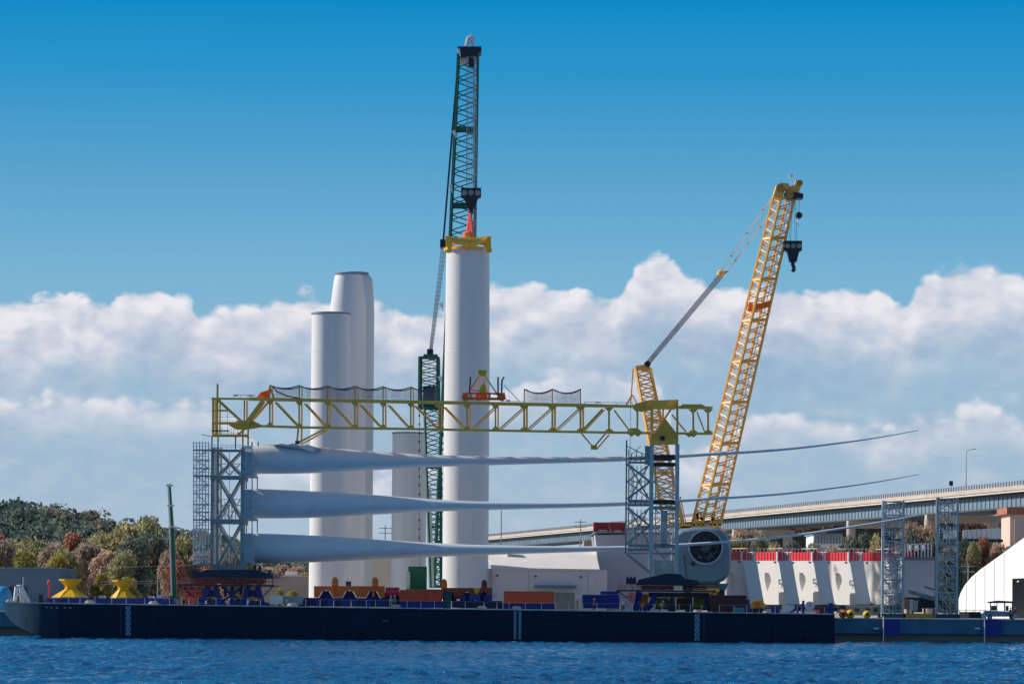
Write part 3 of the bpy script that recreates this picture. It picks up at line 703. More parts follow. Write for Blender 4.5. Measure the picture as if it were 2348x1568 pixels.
# bow fittings
t = thing('fairlead_frame', 'grey A-shaped towing frame on the tip of the bow', 'frame', V(50, 1380, 3))
b = MB(); b.line([V(34, 1381, 3), V(38, 1345, 3), V(48, 1344, 3), V(66, 1381, 3)], .32, 8); b.tube(V(40, 1362, 3), V(56, 1362, 3), .22, 8); b.build('frame', steel_l, t)
b = MB(); b.line([V(50, 1381, 6), V(47, 1347, 6)], .25, 8); b.build('rear_post', steel, t)
MB().vbox(44, 58, 1372, 1380, 2.5, 4).build('roller', cream, t)
t = thing('light_mast', 'thin dark lamp post standing on the bow behind the towing frame', 'mast', V(53, 1380, 8)); MB().tube(V(53, 1381, 8), V(53, 1322, 8), .12, 6).build('pole', steel, t); MB().vbox(49, 53, 1323, 1342, 8, 8.3).build('lamp', dark, t)
t = thing('warning_mast', 'short red mast with a light on the bow deck', 'mast', V(112, 1380, 8)); MB().tube(V(112, 1381, 8), V(112, 1338, 8), .14, 6).build('pole', red, t); MB().lathe(V(112, 1340, 8), [(.2, 0), (.25, .3), (.1, .7)], 10).build('lantern', red, t)
MB().line([V(108, 1358, 8), V(116, 1358, 8)], .08).build('crossbar', red, t)
o = MB().vprism([(88, 1382), (90, 1362), (98, 1362), (100, 1382)], 6, 7.5).build('winch_post', dark); tag(o, 'squat dark winch post on the bow left of the red mast', 'winch'); recenter(o)
o = MB().line([V(14, 1383, 1), V(18, 1375, 1), V(30, 1377, 1), V(32, 1384, 1)], .18, 6).build('mooring_bitt', bpier); tag(o, 'rusty brown mooring bitt at the very tip of the bow', 'bollard'); recenter(o)

# blue grillage on the foredeck and bobbins
t = thing('deck_grillage', 'long dark blue steel box frame on the foredeck carrying two yellow stands', 'frame', V(250, 1383, 4))
MB().vprism([(108, 1371), (398, 1372), (402, 1386), (106, 1382)], 4, 12).build('frame_beam', blue, t)
for x in range(118, 396, 30): MB().vbox(x, x + 1.6, 1370, 1384, 3.8, 3.99).build('rib', midblue if x % 60 else steel_l, t)
def bobbin(x, wt, ww, wb, yt, ym, yb, label):
    Yc = 7.5; k = mpv(Yc); p = V(x, yb, Yc); t = thing('yellow_stand', label, 'stand', p, 'yellow hourglass stands on the foredeck')
    hb = (yb - ym) * k; ht = (yb - yt) * k
    MB().lathe(p, [(wb / 2 * k, 0), (wb / 2 * k, .12), (ww / 2 * k, hb - .1)], 8, R(22.5)).build('lower_cone', byel, t)
    MB().lathe(p, [(ww / 2 * k + .05, hb - .099), (ww / 2 * k + .05, hb + .25)], 8, R(22.5)).build('waist', byel, t)
    MB().lathe(p, [(ww / 2 * k, hb + .251), (wt / 2 * k, ht - .25), (wt / 2 * k + .12, ht - .24), (wt / 2 * k + .12, ht)], 8, R(22.5)).build('upper_cone', byel, t)
    for i in range(8):
        a = R(22.5 + 45 * i); e0 = p + Vector((math.cos(a) * wb / 2 * k, math.sin(a) * wb / 2 * k, .1)); e1 = p + Vector((math.cos(a) * ww / 2 * k, math.sin(a) * ww / 2 * k, hb))
        if i % 2: MB().bar(e0, e1, .07).build('edge_rib', byel, t)
    return t
bobbin(161, 50, 24, 88, 1327, 1348, 1370, 'bigger yellow hourglass-shaped stand nearer the bow')
bobbin(282, 48, 24, 60, 1329, 1350, 1371, 'narrower yellow hourglass-shaped stand nearer the left rack')
for x, h_, lb in ((233, 6, 'white equipment box between the two yellow stands'), (365, 8, 'white equipment box near the foot of the green boom'), (345, 5, 'low white crate right of the second yellow stand')):
    o = MB().vbox(x - 6, x + 6, 1371 - h_, 1370.8, 5, 7).build('deck_box', wpaint); tag(o, lb, 'box'); recenter(o)

# green telescopic boom
t = thing('mobile_crane', 'green telescopic crane boom standing nearly upright left of the rack', 'crane', V(402, 1386, 40))
secs = [(400, 1372, 394.5, 1207, 13, 11.5), (394.5, 1207, 391.5, 1158, 9.5, 8.6), (391.5, 1158, 388.5, 1109, 7.6, 6.6)]
for i, (xa, ya, xb, yb, w0, w1) in enumerate(secs):
    k = mpv(40); b = MB(); b.tube(V(xa, ya, 40), V(xb, yb, 40), w0 * k * .62, 4, w1 * k * .62); b.build('boom_section', green if i < 2 else green2, t)
    b = MB(); b.tube(V(xa - w0 * .5, ya, 39.3), V(xb - w1 * .5, yb, 39.3), .13, 5); b.build('bright_edge_strip', wpaint, t)  # pale strip added for the boom's bright left edge
for x, y in ((394.5, 1207), (391.5, 1158), (389, 1112)): MB().vbox(x - 8, x + 6, y - 2, y + 2, 39, 41).build('collar', steel_l, t)
MB().vbox(388, 412, 1366, 1388, 38, 43).build('carrier', green, t)
MB().vbox(386, 414, 1380, 1392, 37.5, 37.9).build('outrigger', dark, t)

# ------------------------------------------------------------------ blades
def make_blade(tops, bots, Yc, label, depthf=None):
    t0 = V(tops[0][0], (tops[0][1] + bots[0][1]) / 2, Yc)
    t = thing('turbine_blade', label, 'wind turbine blade', t0, 'wind turbine blades stacked in the racks')
    xs = [578 + 22 * i for i in range(69)] + [2092, 2100, 2106]
    def sm(x, pts):
        h = min(70, x - 578, 2106 - x); return sum(lerp_pts(x + h * j / 4, pts) for j in range(-4, 5)) / 9
    n = 20; b = MB(); rings = []
    for i, x in enumerate(xs):
        yt = sm(x, tops); yb = sm(x, bots); k = mpv(Yc)
        c = V(x, (yt + yb) / 2, Yc); hz = (yb - yt) / 2 * k
        f = min(1, (x - 578) / 520.0); f = f * f * (3 - 2 * f)
        dy = hz * (1 - f) + f * hz * (1.05 + 0.5 * f)
        tw = R(18) * f
        ring = []
        for j in range(n):
            a = 2 * math.pi * j / n
            ca, sa = math.cos(a), math.sin(a)
            yy = dy * ca * (1 - .25 * f * (ca > 0)); zz = hz * sa
            ring.append(Vector((c.x, Yc + yy * math.cos(tw * .3), c.z + zz)))
        rings.append(ring)
    for r_ in rings: b.v += [tuple(p) for p in r_]
    for i in range(len(xs) - 1):
        for j in range(n): b.f.append((i * n + j, i * n + (j + 1) % n, (i + 1) * n + (j + 1) % n, (i + 1) * n + j))
    b.f.append(tuple(range(n))); b.f.append(tuple(range(len(xs) * n - 1, len(xs) * n - n - 1, -1)))
    b.build('blade_shell', bladem, t, smooth=60)
    yt, yb = tops[0][1], bots[0][1]; k = mpv(Yc); p0 = V(560, (yt + yb) / 2, Yc); hz = (yb - yt) / 2 * k
    b = MB(); b.tube(p0, V(577.5, (yt + yb) / 2, Yc), hz * .97, 28); b.build('root_ring', mat('root_grey', (.5, .56, .6), .5), t, smooth=40)
    return t
make_blade([(578, 1020), (640, 1018), (700, 1023), (800, 1030), (900, 1038), (1000, 1043), (1100, 1046), (1300, 1048), (1433, 1047), (1557, 1041), (1800, 1027), (2000, 1004), (2106, 985)],
           [(578, 1086), (700, 1086), (800, 1081), (900, 1075), (1000, 1070), (1100, 1067), (1300, 1061), (1433, 1058), (1557, 1049.5), (1800, 1034), (2000, 1008), (2106, 987)], 13, 'topmost of the three grey turbine blades, its root wrap torn')
make_blade([(578, 1120), (700, 1125), (800, 1130), (900, 1137), (1000, 1145), (1100, 1150), (1300, 1152), (1433, 1149), (1557, 1144), (1800, 1129), (2000, 1105), (2106, 1086)],
           [(578, 1188), (700, 1188), (800, 1183), (900, 1177), (1000, 1172), (1100, 1169), (1300, 1164), (1433, 1160), (1557, 1151.5), (1800, 1135), (2000, 1109), (2106, 1088)], 13, 'middle of the three grey turbine blades stacked on the barge')
make_blade([(578, 1222), (700, 1226), (800, 1231), (900, 1239), (1000, 1245), (1100, 1249), (1300, 1252), (1433, 1252), (1557, 1246), (1680, 1238), (1800, 1228), (1933, 1208), (2020, 1195), (2106, 1180)],
           [(578, 1290), (700, 1290), (800, 1285), (900, 1281), (1000, 1276), (1100, 1272), (1300, 1266), (1433, 1262), (1557, 1253), (1680, 1244), (1800, 1234), (1933, 1213), (2020, 1200), (2106, 1182)], 13, 'lowest of the three grey turbine blades, its root just above the dark turntable')
# torn wrap on the topmost root
bd = [o for o in bpy.data.objects if o.get('label', '').startswith('topmost')][0]
b = MB(); pr = [(628, 1019.5), (646, 1017), (660, 1019), (672, 1016.5), (688, 1021), (706, 1019), (722, 1024), (736, 1030), (722, 1031), (700, 1029), (676, 1026), (650, 1023)]
b.vprism(pr, 10.6, 14.5); b.build('torn_wrap', mat('wrap', (.55, .57, .6), .6, var=.2, scale=1.5, bump=.4), bd)
b = MB(); b.vprism([(684, 1024), (704, 1020), (716, 1022), (724, 1034), (716, 1036), (700, 1031)], 10.4, 10.59); b.build('wrap_flap', wpaint, bd)

# ------------------------------------------------------------------ racks
def col(x, yt, yb, Y, wv, t, m=steel_d, name='column'):
    k = mpv(Y) * wv / 2; p = V(x, (yt + yb) / 2, Y); z0 = V(x, yb, Y).z; z1 = V(x, yt, Y).z
    return MB().box(p.x - k, p.x + k, Y - k, Y + k, z0, z1).build(name, m, t)
def seg(x0, y0, x1, y1, Y, wv, t, m, name, Y1=None, round_=False):
    k = mpv(Y) * wv; b = MB()
    (b.tube(V(x0, y0, Y), V(x1, y1, Y if Y1 is None else Y1), k / 2, 8) if round_ else b.bar(V(x0, y0, Y), V(x1, y1, Y if Y1 is None else Y1), k))
    return b.build(name, m, t)

def scaffold(t, x0, x1, yt, yb, Y, Y2, levels, m, poles=4):
    """access stair tower: part with posts, platforms and flights as sub-parts"""
    root = MB()
    for i in range(poles):
        x = x0 + (x1 - x0) * i / (poles - 1)
        for yy in (Y, Y2):
            root.tube(V(x, yb, yy), V(x, yt, yy), .085, 5)
    r_ = root.build('stair_tower', m, t)
    for i, y in enumerate(levels):
        b = MB(); b.vbox(x0 - .5, x1 + .5, y, y + 1.3, Y, Y2); b.build('platform', steel if i % 2 else steel_d, r_)
        b = MB()
        for dyv in (7, 14): b.tube(V(x0, y - dyv, Y - .06), V(x1, y - dyv, Y - .06), .05, 4); b.tube(V(x0, y - dyv, Y2), V(x1, y - dyv, Y2), .05, 4)
        for dyv in (7, 14): b.tube(V(x0, y - dyv, Y - .06), V(x0, y - dyv, Y2), .05, 4); b.tube(V(x1, y - dyv, Y - .06), V(x1, y - dyv, Y2), .05, 4)
        b.tube(V(x0, y, Y - .06), V(x0, y - 14, Y - .06), .05, 4)
        b.build('guard_rail', m, r_)
    for i, (a, c) in enumerate(zip(levels, levels[1:])):
        xa, xb = (x0 + 3, x1 - 3) if i % 2 else (x1 - 3, x0 + 3)
        b = MB(); b.bar(V(xa, a, Y + 1), V(xb, c, Y + 1), .12); b.bar(V(xa, a, Y + 1.8), V(xb, c, Y + 1.8), .12)
        for s_ in range(8):
            f = (s_ + .5) / 8; x_ = xa + (xb - xa) * f; y_ = a + (c - a) * f; b.box(V(x_, y_, Y).x - .15, V(x_, y_, Y).x + .15, Y + 1.06, Y + 1.74, V(x_, y_, Y).z - .02, V(x_, y_, Y).z + .02)
        b.build('stair_flight', m, r_)
        b = MB(); b.tube(V(x0, c, Y2), V((x0 + x1) / 2, a, Y2), .06, 4); b.tube(V((x0 + x1) / 2, c, Y2), V(x1, a, Y2), .06, 4); b.build('tie', m, r_)

def left_rack():
    t = thing('blade_root_rack', 'tall grey lattice rack clamping the blade roots on a dark blue turntable', 'blade rack', V(530, 1388, 12))
    YN, YF = 8.0, 18.0
    for Y in (YN, YF):
        dx = 0 if Y == YN else 7
        for x in (486.5 + dx, 499 + dx, 555 + dx * .6): col(x, 1026, 1305, Y, 6.6 if x != 499 + dx else 5, t, steel_d if Y == YN else steel)
    lv = [(1030, 1036), (1090, 1099.5), (1189.5, 1201.5), (1293, 1305)]
    for y0, y1 in lv:
        for Y in (YN - .35, YF + .35): MB().vbox(482, 561, y0, y1, Y, Y + .34).build('cross_beam', steel_d, t)
        for x in (484, 553):
            MB().vbox(x, x + 5, y0 + .5, y1 - .5, YN + .4, YF - .4).build('depth_beam', steel_d, t)
    bays = [(1037, 1089), (1100, 1189), (1202, 1292)]
    for i, (a, c) in enumerate(bays):
        seg(501, a, 551, c, YN, 4.6, t, steel_d, 'brace'); seg(501, c, 551, a, YN + .6, 4.2, t, steel_d, 'brace')
        seg(507, a, 556, c, YF, 4.0, t, steel, 'brace'); seg(507, c, 556, a, YF + .6, 4.0, t, steel, 'brace')
        for xx in (488, 497): seg(xx, a, xx + 3, (a + c) / 2, YN + 3, 1.6, t, steel_l, 'brace'); seg(xx + 3, (a + c) / 2, xx, c, YN + 3, 1.6, t, steel_l, 'brace')
        if i:
            my = (a + c) / 2
            for k in range(6): seg(508 + k * 8, c, 508 + k * 8, c - 44 + 5 * k, YN + 4, 2.4, t, steel_l, 'service_post')
            seg(508, my + 14, 552, my + 14, YN + 4, 2.2, t, steel, 'service_rail'); seg(508, my + 28, 552, my + 28, YN + 4, 1.6, t, steel_l, 'service_rail')
            seg(526, my - 12, 540, my + 12, YN - .2, 6, t, steel, 'gusset')
    for i, (a, c) in enumerate(bays):
        hh = (c - a)
        for k in range(3):
            ya = a + hh * k / 3
            seg(500, ya + 3, 506, ya + hh / 3, YF - 2, 1.6, t, steel_l, 'brace'); seg(506, ya + 3, 500, ya + hh / 3, YF - 2, 1.4, t, steel_l, 'brace')
        seg(492, a + hh * .5, 552, a + hh * .5, YF - .5, 1.8, t, steel, 'cross_tie'); seg(526, a, 526, c, YF - 1, 1.6, t, steel_l, 'cross_tie')
        seg(501, a + hh * .5, 526, c, YN + 5, 2.8, t, steel, 'brace'); seg(526, c, 551, a + hh * .5, YN + 5, 2.8, t, steel, 'brace')
        b = MB()
        for dyv in (5, 10): b.tube(V(482, lv[i][0] - dyv, YN - .5), V(560, lv[i][0] - dyv, YN - .5), .035, 4)
        for k in range(9): b.tube(V(482 + k * 9.7, lv[i][0] - 10, YN - .5), V(482 + k * 9.7, lv[i][0], YN - .5), .035, 4)
        b.build('level_railing', steel_l, t)
    # blade root clamps
    for y0, y1 in ((1036, 1090), (1122, 1189), (1222, 1292)):
        MB().vbox(556, 578, y0, y1, YN - .1, YF + .2).build('root_clamp', mat('clamp_grey', (.36, .42, .46), .6, var=.2, scale=.8), t)
        seg(578.5, y0 - 8, 578.5, y1 + 4, YN - .2, 2.2, t, steel, 'clamp_edge')
        b = MB()
        for k in range(5):
            yy = y0 + 4 + (y1 - y0 - 8) * k / 4; b.tube(V(579.5, yy, YN - .4), V(583, yy, YN - .4), .13, 6)
        b.build('bolts', steel_l, t)
    for y0, y1 in ((1092, 1121), (1190, 1221)):
        for x in (565, 578, 590): seg(x, y0, x, y1, YN, 2.2, t, steel_d, 'spacer')
        seg(560, y0 + 3, 592, y0 + 3, YN - .1, 2.2, t, steel_d, 'spacer')
    for x in (578, 592): seg(x, 1013, x, 1022, YN, 3, t, steel_d, 'lug')
    scaffold(t, 443.5, 478, 1012, 1296, YN + .5, YN + 4, [1030, 1053, 1072, 1089, 1110, 1130.5, 1154.5, 1172, 1189.5, 1211, 1231.5, 1255, 1275, 1293.5], steel_l, 6)
    for y in (1030, 1090, 1190, 1293): seg(443, y + 1.5, 486, y + 1.5, YN + .3, 3.2, t, steel_d, 'tie_beam')
    # red and blue base with turntable
    MB().vprism([(438, 1324), (442, 1316), (474, 1305.6), (590, 1305.6), (600, 1311), (626, 1317), (626, 1324)], 5, 21).build('turntable', mat('navy_steel', (.008, .014, .05), .55, var=.4, scale=1.), t)
    for x, y in ((444, 1311), (452, 1313), (584, 1300), (595, 1302), (618, 1311)): MB().vbox(x - 3, x + 3, y - 5, y + 6, 5.5, 6.5).build('jack', dark, t)
    b = MB(); b.vbox(413, 626, 1331, 1333, 6, 6.3); b.vbox(413, 626, 1324.2, 1326, 6, 6.3)
    for k in range(14): b.vbox(413 + k * 16.2, 415.4 + k * 16.2, 1324.2, 1340, 6, 6.3)
    b.build('walkway_rail', pink, t)
    MB().vbox(436, 606, 1326.5, 1338, 8, 9).build('spreader_panel', pink, t)
    for xa, ya, xb, yb in ((414, 1342, 430, 1326), (430, 1342, 446, 1326), (418, 1372, 452, 1352), (420, 1352, 452, 1372), (418, 1362, 454, 1362), (596, 1340, 612, 1326)): seg(xa, ya, xb, yb, 9.5, 2.2, t, pink, 'red_brace')
    for k in range(6): MB().vbox(478 + k * 18, 483 + k * 18, 1345, 1356 + (k % 3) * 6, 9.6, 10.4).build('cable_box', wpaint if k % 2 else midblue, t)
    MB().vbox(410, 628, 1339.5, 1343, 5, 21).build('platform', mat('navy_steel', (0, 0, 0)), t)
    for xa, xb in ((462, 478), (508, 494), (556, 570), (604, 590)):
        
        for yl in (7, 19): MB().bar(V(xa, 1388, yl), V(xb, 1343.5, yl), .75).build('base_leg', blue, t)
    for x0, x1 in ((466, 504), (560, 600)): MB().vbox(x0, x1, 1352, 1368, 7.5, 8.2).build('leg_web', blue, t)
    b = MB(); b.bar(V(508, 1380, 8), V(556, 1345, 8), .35); b.bar(V(508, 1345, 8), V(556, 1380, 8), .35); b.bar(V(532, 1343, 8), V(532, 1386, 8), .5); b.build('cross_brace', blue, t)
    for xa, ya, xb, yb in ((412, 1343, 446, 1368), (626, 1343, 604, 1366), (432, 1343, 440, 1386), (418, 1364, 460, 1364)): seg(xa, ya, xb, yb, 6.5, 2.6, t, red if xa > 415 and xa < 440 else dark, 'strut')
    MB().vbox(455, 615, 1380, 1388, 5.5, 20.5).build('grillage', blue, t)
    for k in range(9): MB().vbox(470 + k * 16, 474 + k * 16, 1376, 1384, 5.2, 5.45).build('sea_fastening', steel_l if k % 3 == 0 else midblue, t)
left_rack()
o = MB().vbox(424, 450, 1350, 1384, 9, 12).build('tool_crate', pink); tag(o, 'faded red crate at the left foot of the root rack', 'crate'); recenter(o)

def right_rack():
    t = thing('blade_tip_rack', 'blue-grey lattice rack holding the blade mid-sections beside the big nacelle', 'blade rack', V(1520, 1402, 12))
    YN, YF = 8.0, 18.0
    for Y in (YN, YF):
        for x in (1493.5, 1552.5): col(x if Y == YN else x - 1, 1018, 1322, Y, 8.5, t, steel if Y == YN else steel_d)
    col(1435.8, 1009, 1270, YN, 3.6, t, steel_d); col(1441, 1030, 1270, YF, 3, t, steel)
    for y0, y1 in ((1042, 1054), (1060, 1069), (1147, 1156), (1160, 1168), (1249, 1256), (1266, 1271)):
        MB().vbox(1498, 1548, y0, y1, YN - .2, YN + .25).build('cross_beam', dark if y1 - y0 > 8 else steel_d, t)
        MB().vbox(1498, 1548, y0, y1, YF - .2, YF + .25).build('cross_beam', steel_d, t)
    for y in (1052, 1150, 1252): # blade cradles
        MB().vbox(1500, 1546, y - 5, y - 1, YN + 1, YF - 1).build('cradle', dark, t)
        b = MB(); b.tube(V(1440, y - 2, YN), V(1489, y - 2, YN), .22, 6); b.tube(V(1440, y + 8, YN), V(1489, y + 8, YN), .18, 6); b.build('cradle_rail', steel_d, t)
        for k in range(4): seg(1444 + k * 12, y + 9, 1449 + k * 12, y - 14 - (k % 2) * 6, YN + .6, 2.4, t, steel_d, 'cradle_link')
    for a, c in ((1064, 1144), (1164, 1246)):
        m_ = (a + c) / 2
        seg(1438, a, 1490, m_, YN, 4.8, t, steel_d, 'brace'); seg(1490, m_, 1438, c, YN, 4.8, t, steel_d, 'brace')
        seg(1438, m_, 1490, a, YN + .9, 3.2, t, steel, 'brace'); seg(1438, m_, 1490, c, YN + .9, 3.2, t, steel, 'brace')
        seg(1442, a, 1488, c, YF, 3.6, t, steel_d, 'brace'); seg(1442, c, 1488, a, YF, 3.6, t, steel_d, 'brace')
        for k in range(4): seg(1452 + k * 9, a + 4, 1452 + k * 9, c - 4 - k * 6, YN + 3, 2.2, t, steel_l, 'hanger')
        seg(1438, m_, 1490, m_, YN + .8, 1.8, t, steel, 'tie_beam')
        for k in range(3): seg(1440, a + 10 + 24 * k, 1478 - 8 * k, a + 24 * k + 22, YN + 1.6, 2.4, t, steel_l, 'brace')
        seg(1449, a, 1449, c, YN + 2, 2, t, steel, 'hanger')
        seg(1498, a, 1548, m_, YF, 2.6, t, steel, 'brace'); seg(1548, a, 1498, m_, YF + .6, 2.6, t, steel, 'brace')
        seg(1498, m_, 1548, c, YF, 2.6, t, steel, 'brace'); seg(1548, m_, 1498, c, YF + .6, 2.6, t, steel, 'brace')
        for yy in (a + 12, m_, c - 12): seg(1498, yy, 1548, yy, YF - 1, 2.4, t, steel_l, 'cross_tie')
        for xx in (1503, 1543): seg(xx, a, xx, c, YN + 4, 2.4, t, steel, 'service_post')
    seg(1438, 1270, 1490, 1312, YN, 6, t, steel_d, 'raker'); seg(1446, 1262, 1492, 1298, YN + .4, 2.4, t, steel, 'raker')
    seg(1441, 1268, 1490, 1268, YN, 2.6, t, steel_d, 'tie_beam'); seg(1437, 1022, 1478, 1042, YN, 2, t, steel_d, 'brace'); seg(1450, 1040, 1470, 1022, YN, 1.5, t, steel, 'brace')
    MB().vbox(1479, 1490, 1022, 1064, YN - .3, YN + .8).build('junction_box', steel_d, t)
    seg(1500, 1256, 1523, 1280, YN, 3, t, steel_d, 'brace'); seg(1546, 1256, 1523, 1280, YN, 3, t, steel_d, 'brace')
    MB().vbox(1515, 1530, 1170, 1248, YN + 2, YN + 3).build('centre_column', steel, t)
    MB().vbox(1498, 1548, 1284, 1318, YN + 1, YN + 1.3).build('back_plate', steel, t)
    # base
    nm = mat('navy_steel', (0, 0, 0))
    MB().vprism([(1460, 1340), (1466, 1328), (1500, 1320), (1530, 1314), (1560, 1316), (1572, 1326), (1602, 1331), (1604, 1340)], 5, 21).build('turntable', nm, t)
    MB().vbox(1436, 1459, 1325, 1338.5, 6, 9).build('jack_housing', nm, t)
    for x in (1439, 1447, 1455): MB().vbox(x - 2, x + 2, 1321, 1324.9, 6.5, 7.5).build('jack', dark, t)
    b = MB(); b.vbox(1417, 1640, 1346, 1347.6, 6, 6.3); b.vbox(1417, 1640, 1340.5, 1342, 6, 6.3)
    for k in range(15): b.vbox(1417 + k * 15.8, 1419 + k * 15.8, 1340.5, 1352, 6, 6.3)
    b.build('walkway_rail', pink, t)
    MB().vbox(1470, 1545, 1342.5, 1351, 8, 9).build('spreader_panel', maroon, t)
    MB().vbox(1566, 1620, 1342, 1351, 8, 9).build('spreader_panel', maroon, t)
    MB().vbox(1414, 1642, 1352.2, 1355.5, 5, 21).build('platform', nm, t)
    MB().vbox(1487, 1626, 1358, 1369, 7, 8).build('box_girder', dark, t)
    b = MB(); b.line([V(1466, 1356, 6.5), V(1462, 1380, 6.5), V(1455, 1403, 6.5)], .55, 6); b.build('base_leg', blue, t)
    b = MB(); b.line([V(1502, 1362, 6.5), V(1494, 1384, 6.5), V(1482, 1396, 6.5), V(1468, 1402, 6.5)], .5, 6); b.build('base_leg', blue, t)
    for x in (1541, 1581): MB().vprism([(x - 9, 1402), (x - 4, 1369.2), (x + 6, 1369.2), (x + 8, 1402)], 7, 9).build('base_leg', nm, t)
    seg(1618, 1369, 1626, 1402, 7, 7, t, nm, 'base_leg')
    for xa, ya, xb, yb in ((1417, 1355, 1452, 1380), (1639, 1355, 1610, 1380)): seg(xa, ya, xb, yb, 6.5, 2.6, t, blue, 'strut')
right_rack()
o = MB().vbox(1545, 1565, 1342.6, 1353, 4.4, 4.9).build('floodlit_box', mat('box_cream', (.85, .70, .36), .6)); o.name = 'control_box'; tag(o, 'cream control box hanging on the right rack walkway rail', 'box'); recenter(o)

# ------------------------------------------------------------------ yellow gantry truss
def gantry():
    t = thing('yellow_gantry', 'very long yellow lattice truss lying across the tops of both racks', 'truss', V(1050, 1030, 12))
    YN, YF = 8.0, 15.0; OX = 6.0
    TOP = [(485, 913.5), (570, 914.5), (750, 918), (932, 921), (1380, 930), (1628, 935)]
    BOT = [(560, 975.5), (690, 979.5), (932, 983), (1380, 991), (1628, 994)]
    tp = lambda x: lerp_pts(x, TOP); bp = lambda x: lerp_pts(x, BOT)
    for Y, ox in ((YN, 0), (YF, OX)):
        for pts, w0, nm in ((TOP, 0, 'top_chord'), (BOT, 5.2, 'bottom_chord')):
            b = MB()
            for (xa, ya), (xb, yb) in zip(pts, pts[1:]):
                ww = w0 or (4.6 if xb <= 570 else 7.6 if xb < 1500 else 6.5)
                b.vprism([(xa + ox, ya - ww / 2), (xb + ox, yb - ww / 2), (xb + ox, yb + ww / 2), (xa + ox, ya + ww / 2)], Y, Y + .45)
            b.build(nm, yellow, t)
    posts = [560.5, 618.7, 686, 751, 814, 878.5, 942, 1006.7, 1071, 1136, 1202, 1266.5, 1331, 1396.4, 1461.4, 1589.5, 1623.5]
    for x in posts:
        for Y, ox in ((YN, 0), (YF, OX)):
            if x > 1340 and Y == YF: continue
            seg(x + ox, tp(x) + 3.5, x + ox, bp(x) - 2.4, Y + .2, 4.6 if x > 1190 else 3.6, t, yellow, 'post', round_=False)
        b = MB(); p = V(x, tp(x), YN); q = V(x + OX, tp(x), YF)
        b.bar(V(x, tp(x), YN + .5), V(x + OX, tp(x), YF - .05), .3); b.build('cross_tie', yellow, t)
        b = MB(); b.bar(V(x, bp(x), YN + .5), V(x + OX, bp(x), YF - .05), .3); b.build('cross_tie', yellow, t)
        if x > 600:
            b = MB(); g = 8 if x < 1190 else 11
            b.vprism([(x - g, tp(x) + 3.9), (x + g, tp(x) + 3.9), (x + 2.6, tp(x) + 12), (x - 2.6, tp(x) + 12)], YN + .12, YN + .3)
            b.build('gusset', olive, t)
            b = MB(); b.vprism([(x - g, bp(x) - 2.7), (x - 2.6, bp(x) - 9), (x + 2.6, bp(x) - 9), (x + g, bp(x) - 2.7)], YN + .12, YN + .3); b.build('gusset', olive, t)
    diags = [(631, 922, 681, 975, 4.6), (698, 925, 746, 977, 3.6), (760, 926, 808, 978, 3.6), (824, 927, 872, 979, 3.4), (889, 928, 936, 980, 3.2), (950, 930, 1001, 981, 3.2), (1016, 932, 1066, 983, 3),
             (1084, 982, 1132, 935, 3), (1143, 985, 1198, 936, 3), (1208, 986, 1262, 937, 3), (1273, 987, 1326, 938, 3), (1335, 988, 1382, 938, 5.5), (1408, 940, 1444, 988, 3.6), (1540, 950, 1573, 990, 3.6), (1598, 944, 1616, 991, 3.2)]
    for xa, ya, xb, yb, w_ in diags:
        seg(xa, ya, xb, yb, YN + .25, w_, t, yellow, 'diagonal')
        if xa < 1390: seg(xa + 5, ya + 1, xb + 5, yb + 1, YF, 2.6, t, yellow, 'diagonal')
    # thick V at the left node
    seg(565, 972, 604, 919, YN, 11, t, yellow, 'diagonal'); seg(570, 974, 617, 920, YF, 5, t, olive, 'diagonal'); seg(500, 917, 556, 968, YN + .2, 6, t, olive, 'diagonal')
    MB().vprism([(524, 974), (548, 963), (578, 963), (598, 973), (598, 979), (560, 985), (540, 984)], YN - .1, YN + .9).build('node_plate', olive, t)
    # end frame on the root rack
    for x, w_, yt, yb, m_ in ((489, 5.5, 916, 1001, yellow), (498.5, 4.4, 880, 1001, yellow)):
        col(x, yt, yb, YN + .2, w_, t, m_, 'end_post'); col(x + OX, max(yt, 916), yb, YF, w_ * .8, t, m_, 'end_post')
    for x in (557, 569): col(x, 978, 1024, YN + .2, 3.6, t, yellow, 'end_post'); 
    MB().vbox(554, 578, 1022, 1029, YN - .2, YN + 1).build('foot', wpaint, t)
    for y, w_, x1 in ((941, 4, 522), (970, 5.5, 560), (987.5, 3, 526), (998.5, 6, 570)): seg(486, y, x1, y, YN, w_, t, yellow if w_ > 3 else green2, 'end_beam')
    for x in (486, 500, 540, 557): col(x, 1001.6, 1030, YN + .2, 3, t, steel_d, 'support_leg')
    for y, x0, x1 in ((964, 489, 560), (956, 500, 540), (992, 500, 570)):
        b = MB(); b.tube(V(x0, y, YN - .5), V(x1, y, YN - .5), .04, 4); b.build('hand_rail', steel_l, t)
    b = MB()
    for x in (508, 522, 536, 530, 545): b.tube(V(x, 1001, YN - .3), V(x, 940 if x == 522 else 980, YN - .3), .05, 4)
    b.build('ladder_rails', yellow, t)
    seg(462, 996, 486, 1001, YN, 1.4, t, dark, 'boom_light')
    seg(540, 1001, 560, 985, YN, 5, t, olive, 'knee_brace'); seg(550, 999, 574, 1003, YN + .3, 2, t, steel_l, 'knee_brace')
    # hanging legs
    seg(684, 982, 681, 1014, YN, 4, t, yellow, 'hanging_leg'); seg(692, 982, 691, 1018, YF, 4, t, yellow, 'hanging_leg')
    seg(683, 1015, 743, 984, YN, 4, t, yellow, 'leg_brace'); seg(690, 1019, 752, 985, YF, 3.6, t, yellow, 'leg_brace')
    MB().lathe(V(682, 1018, YN), [(.35, 0), (.35, .5)], 10).build('leg_shoe', dark, t)
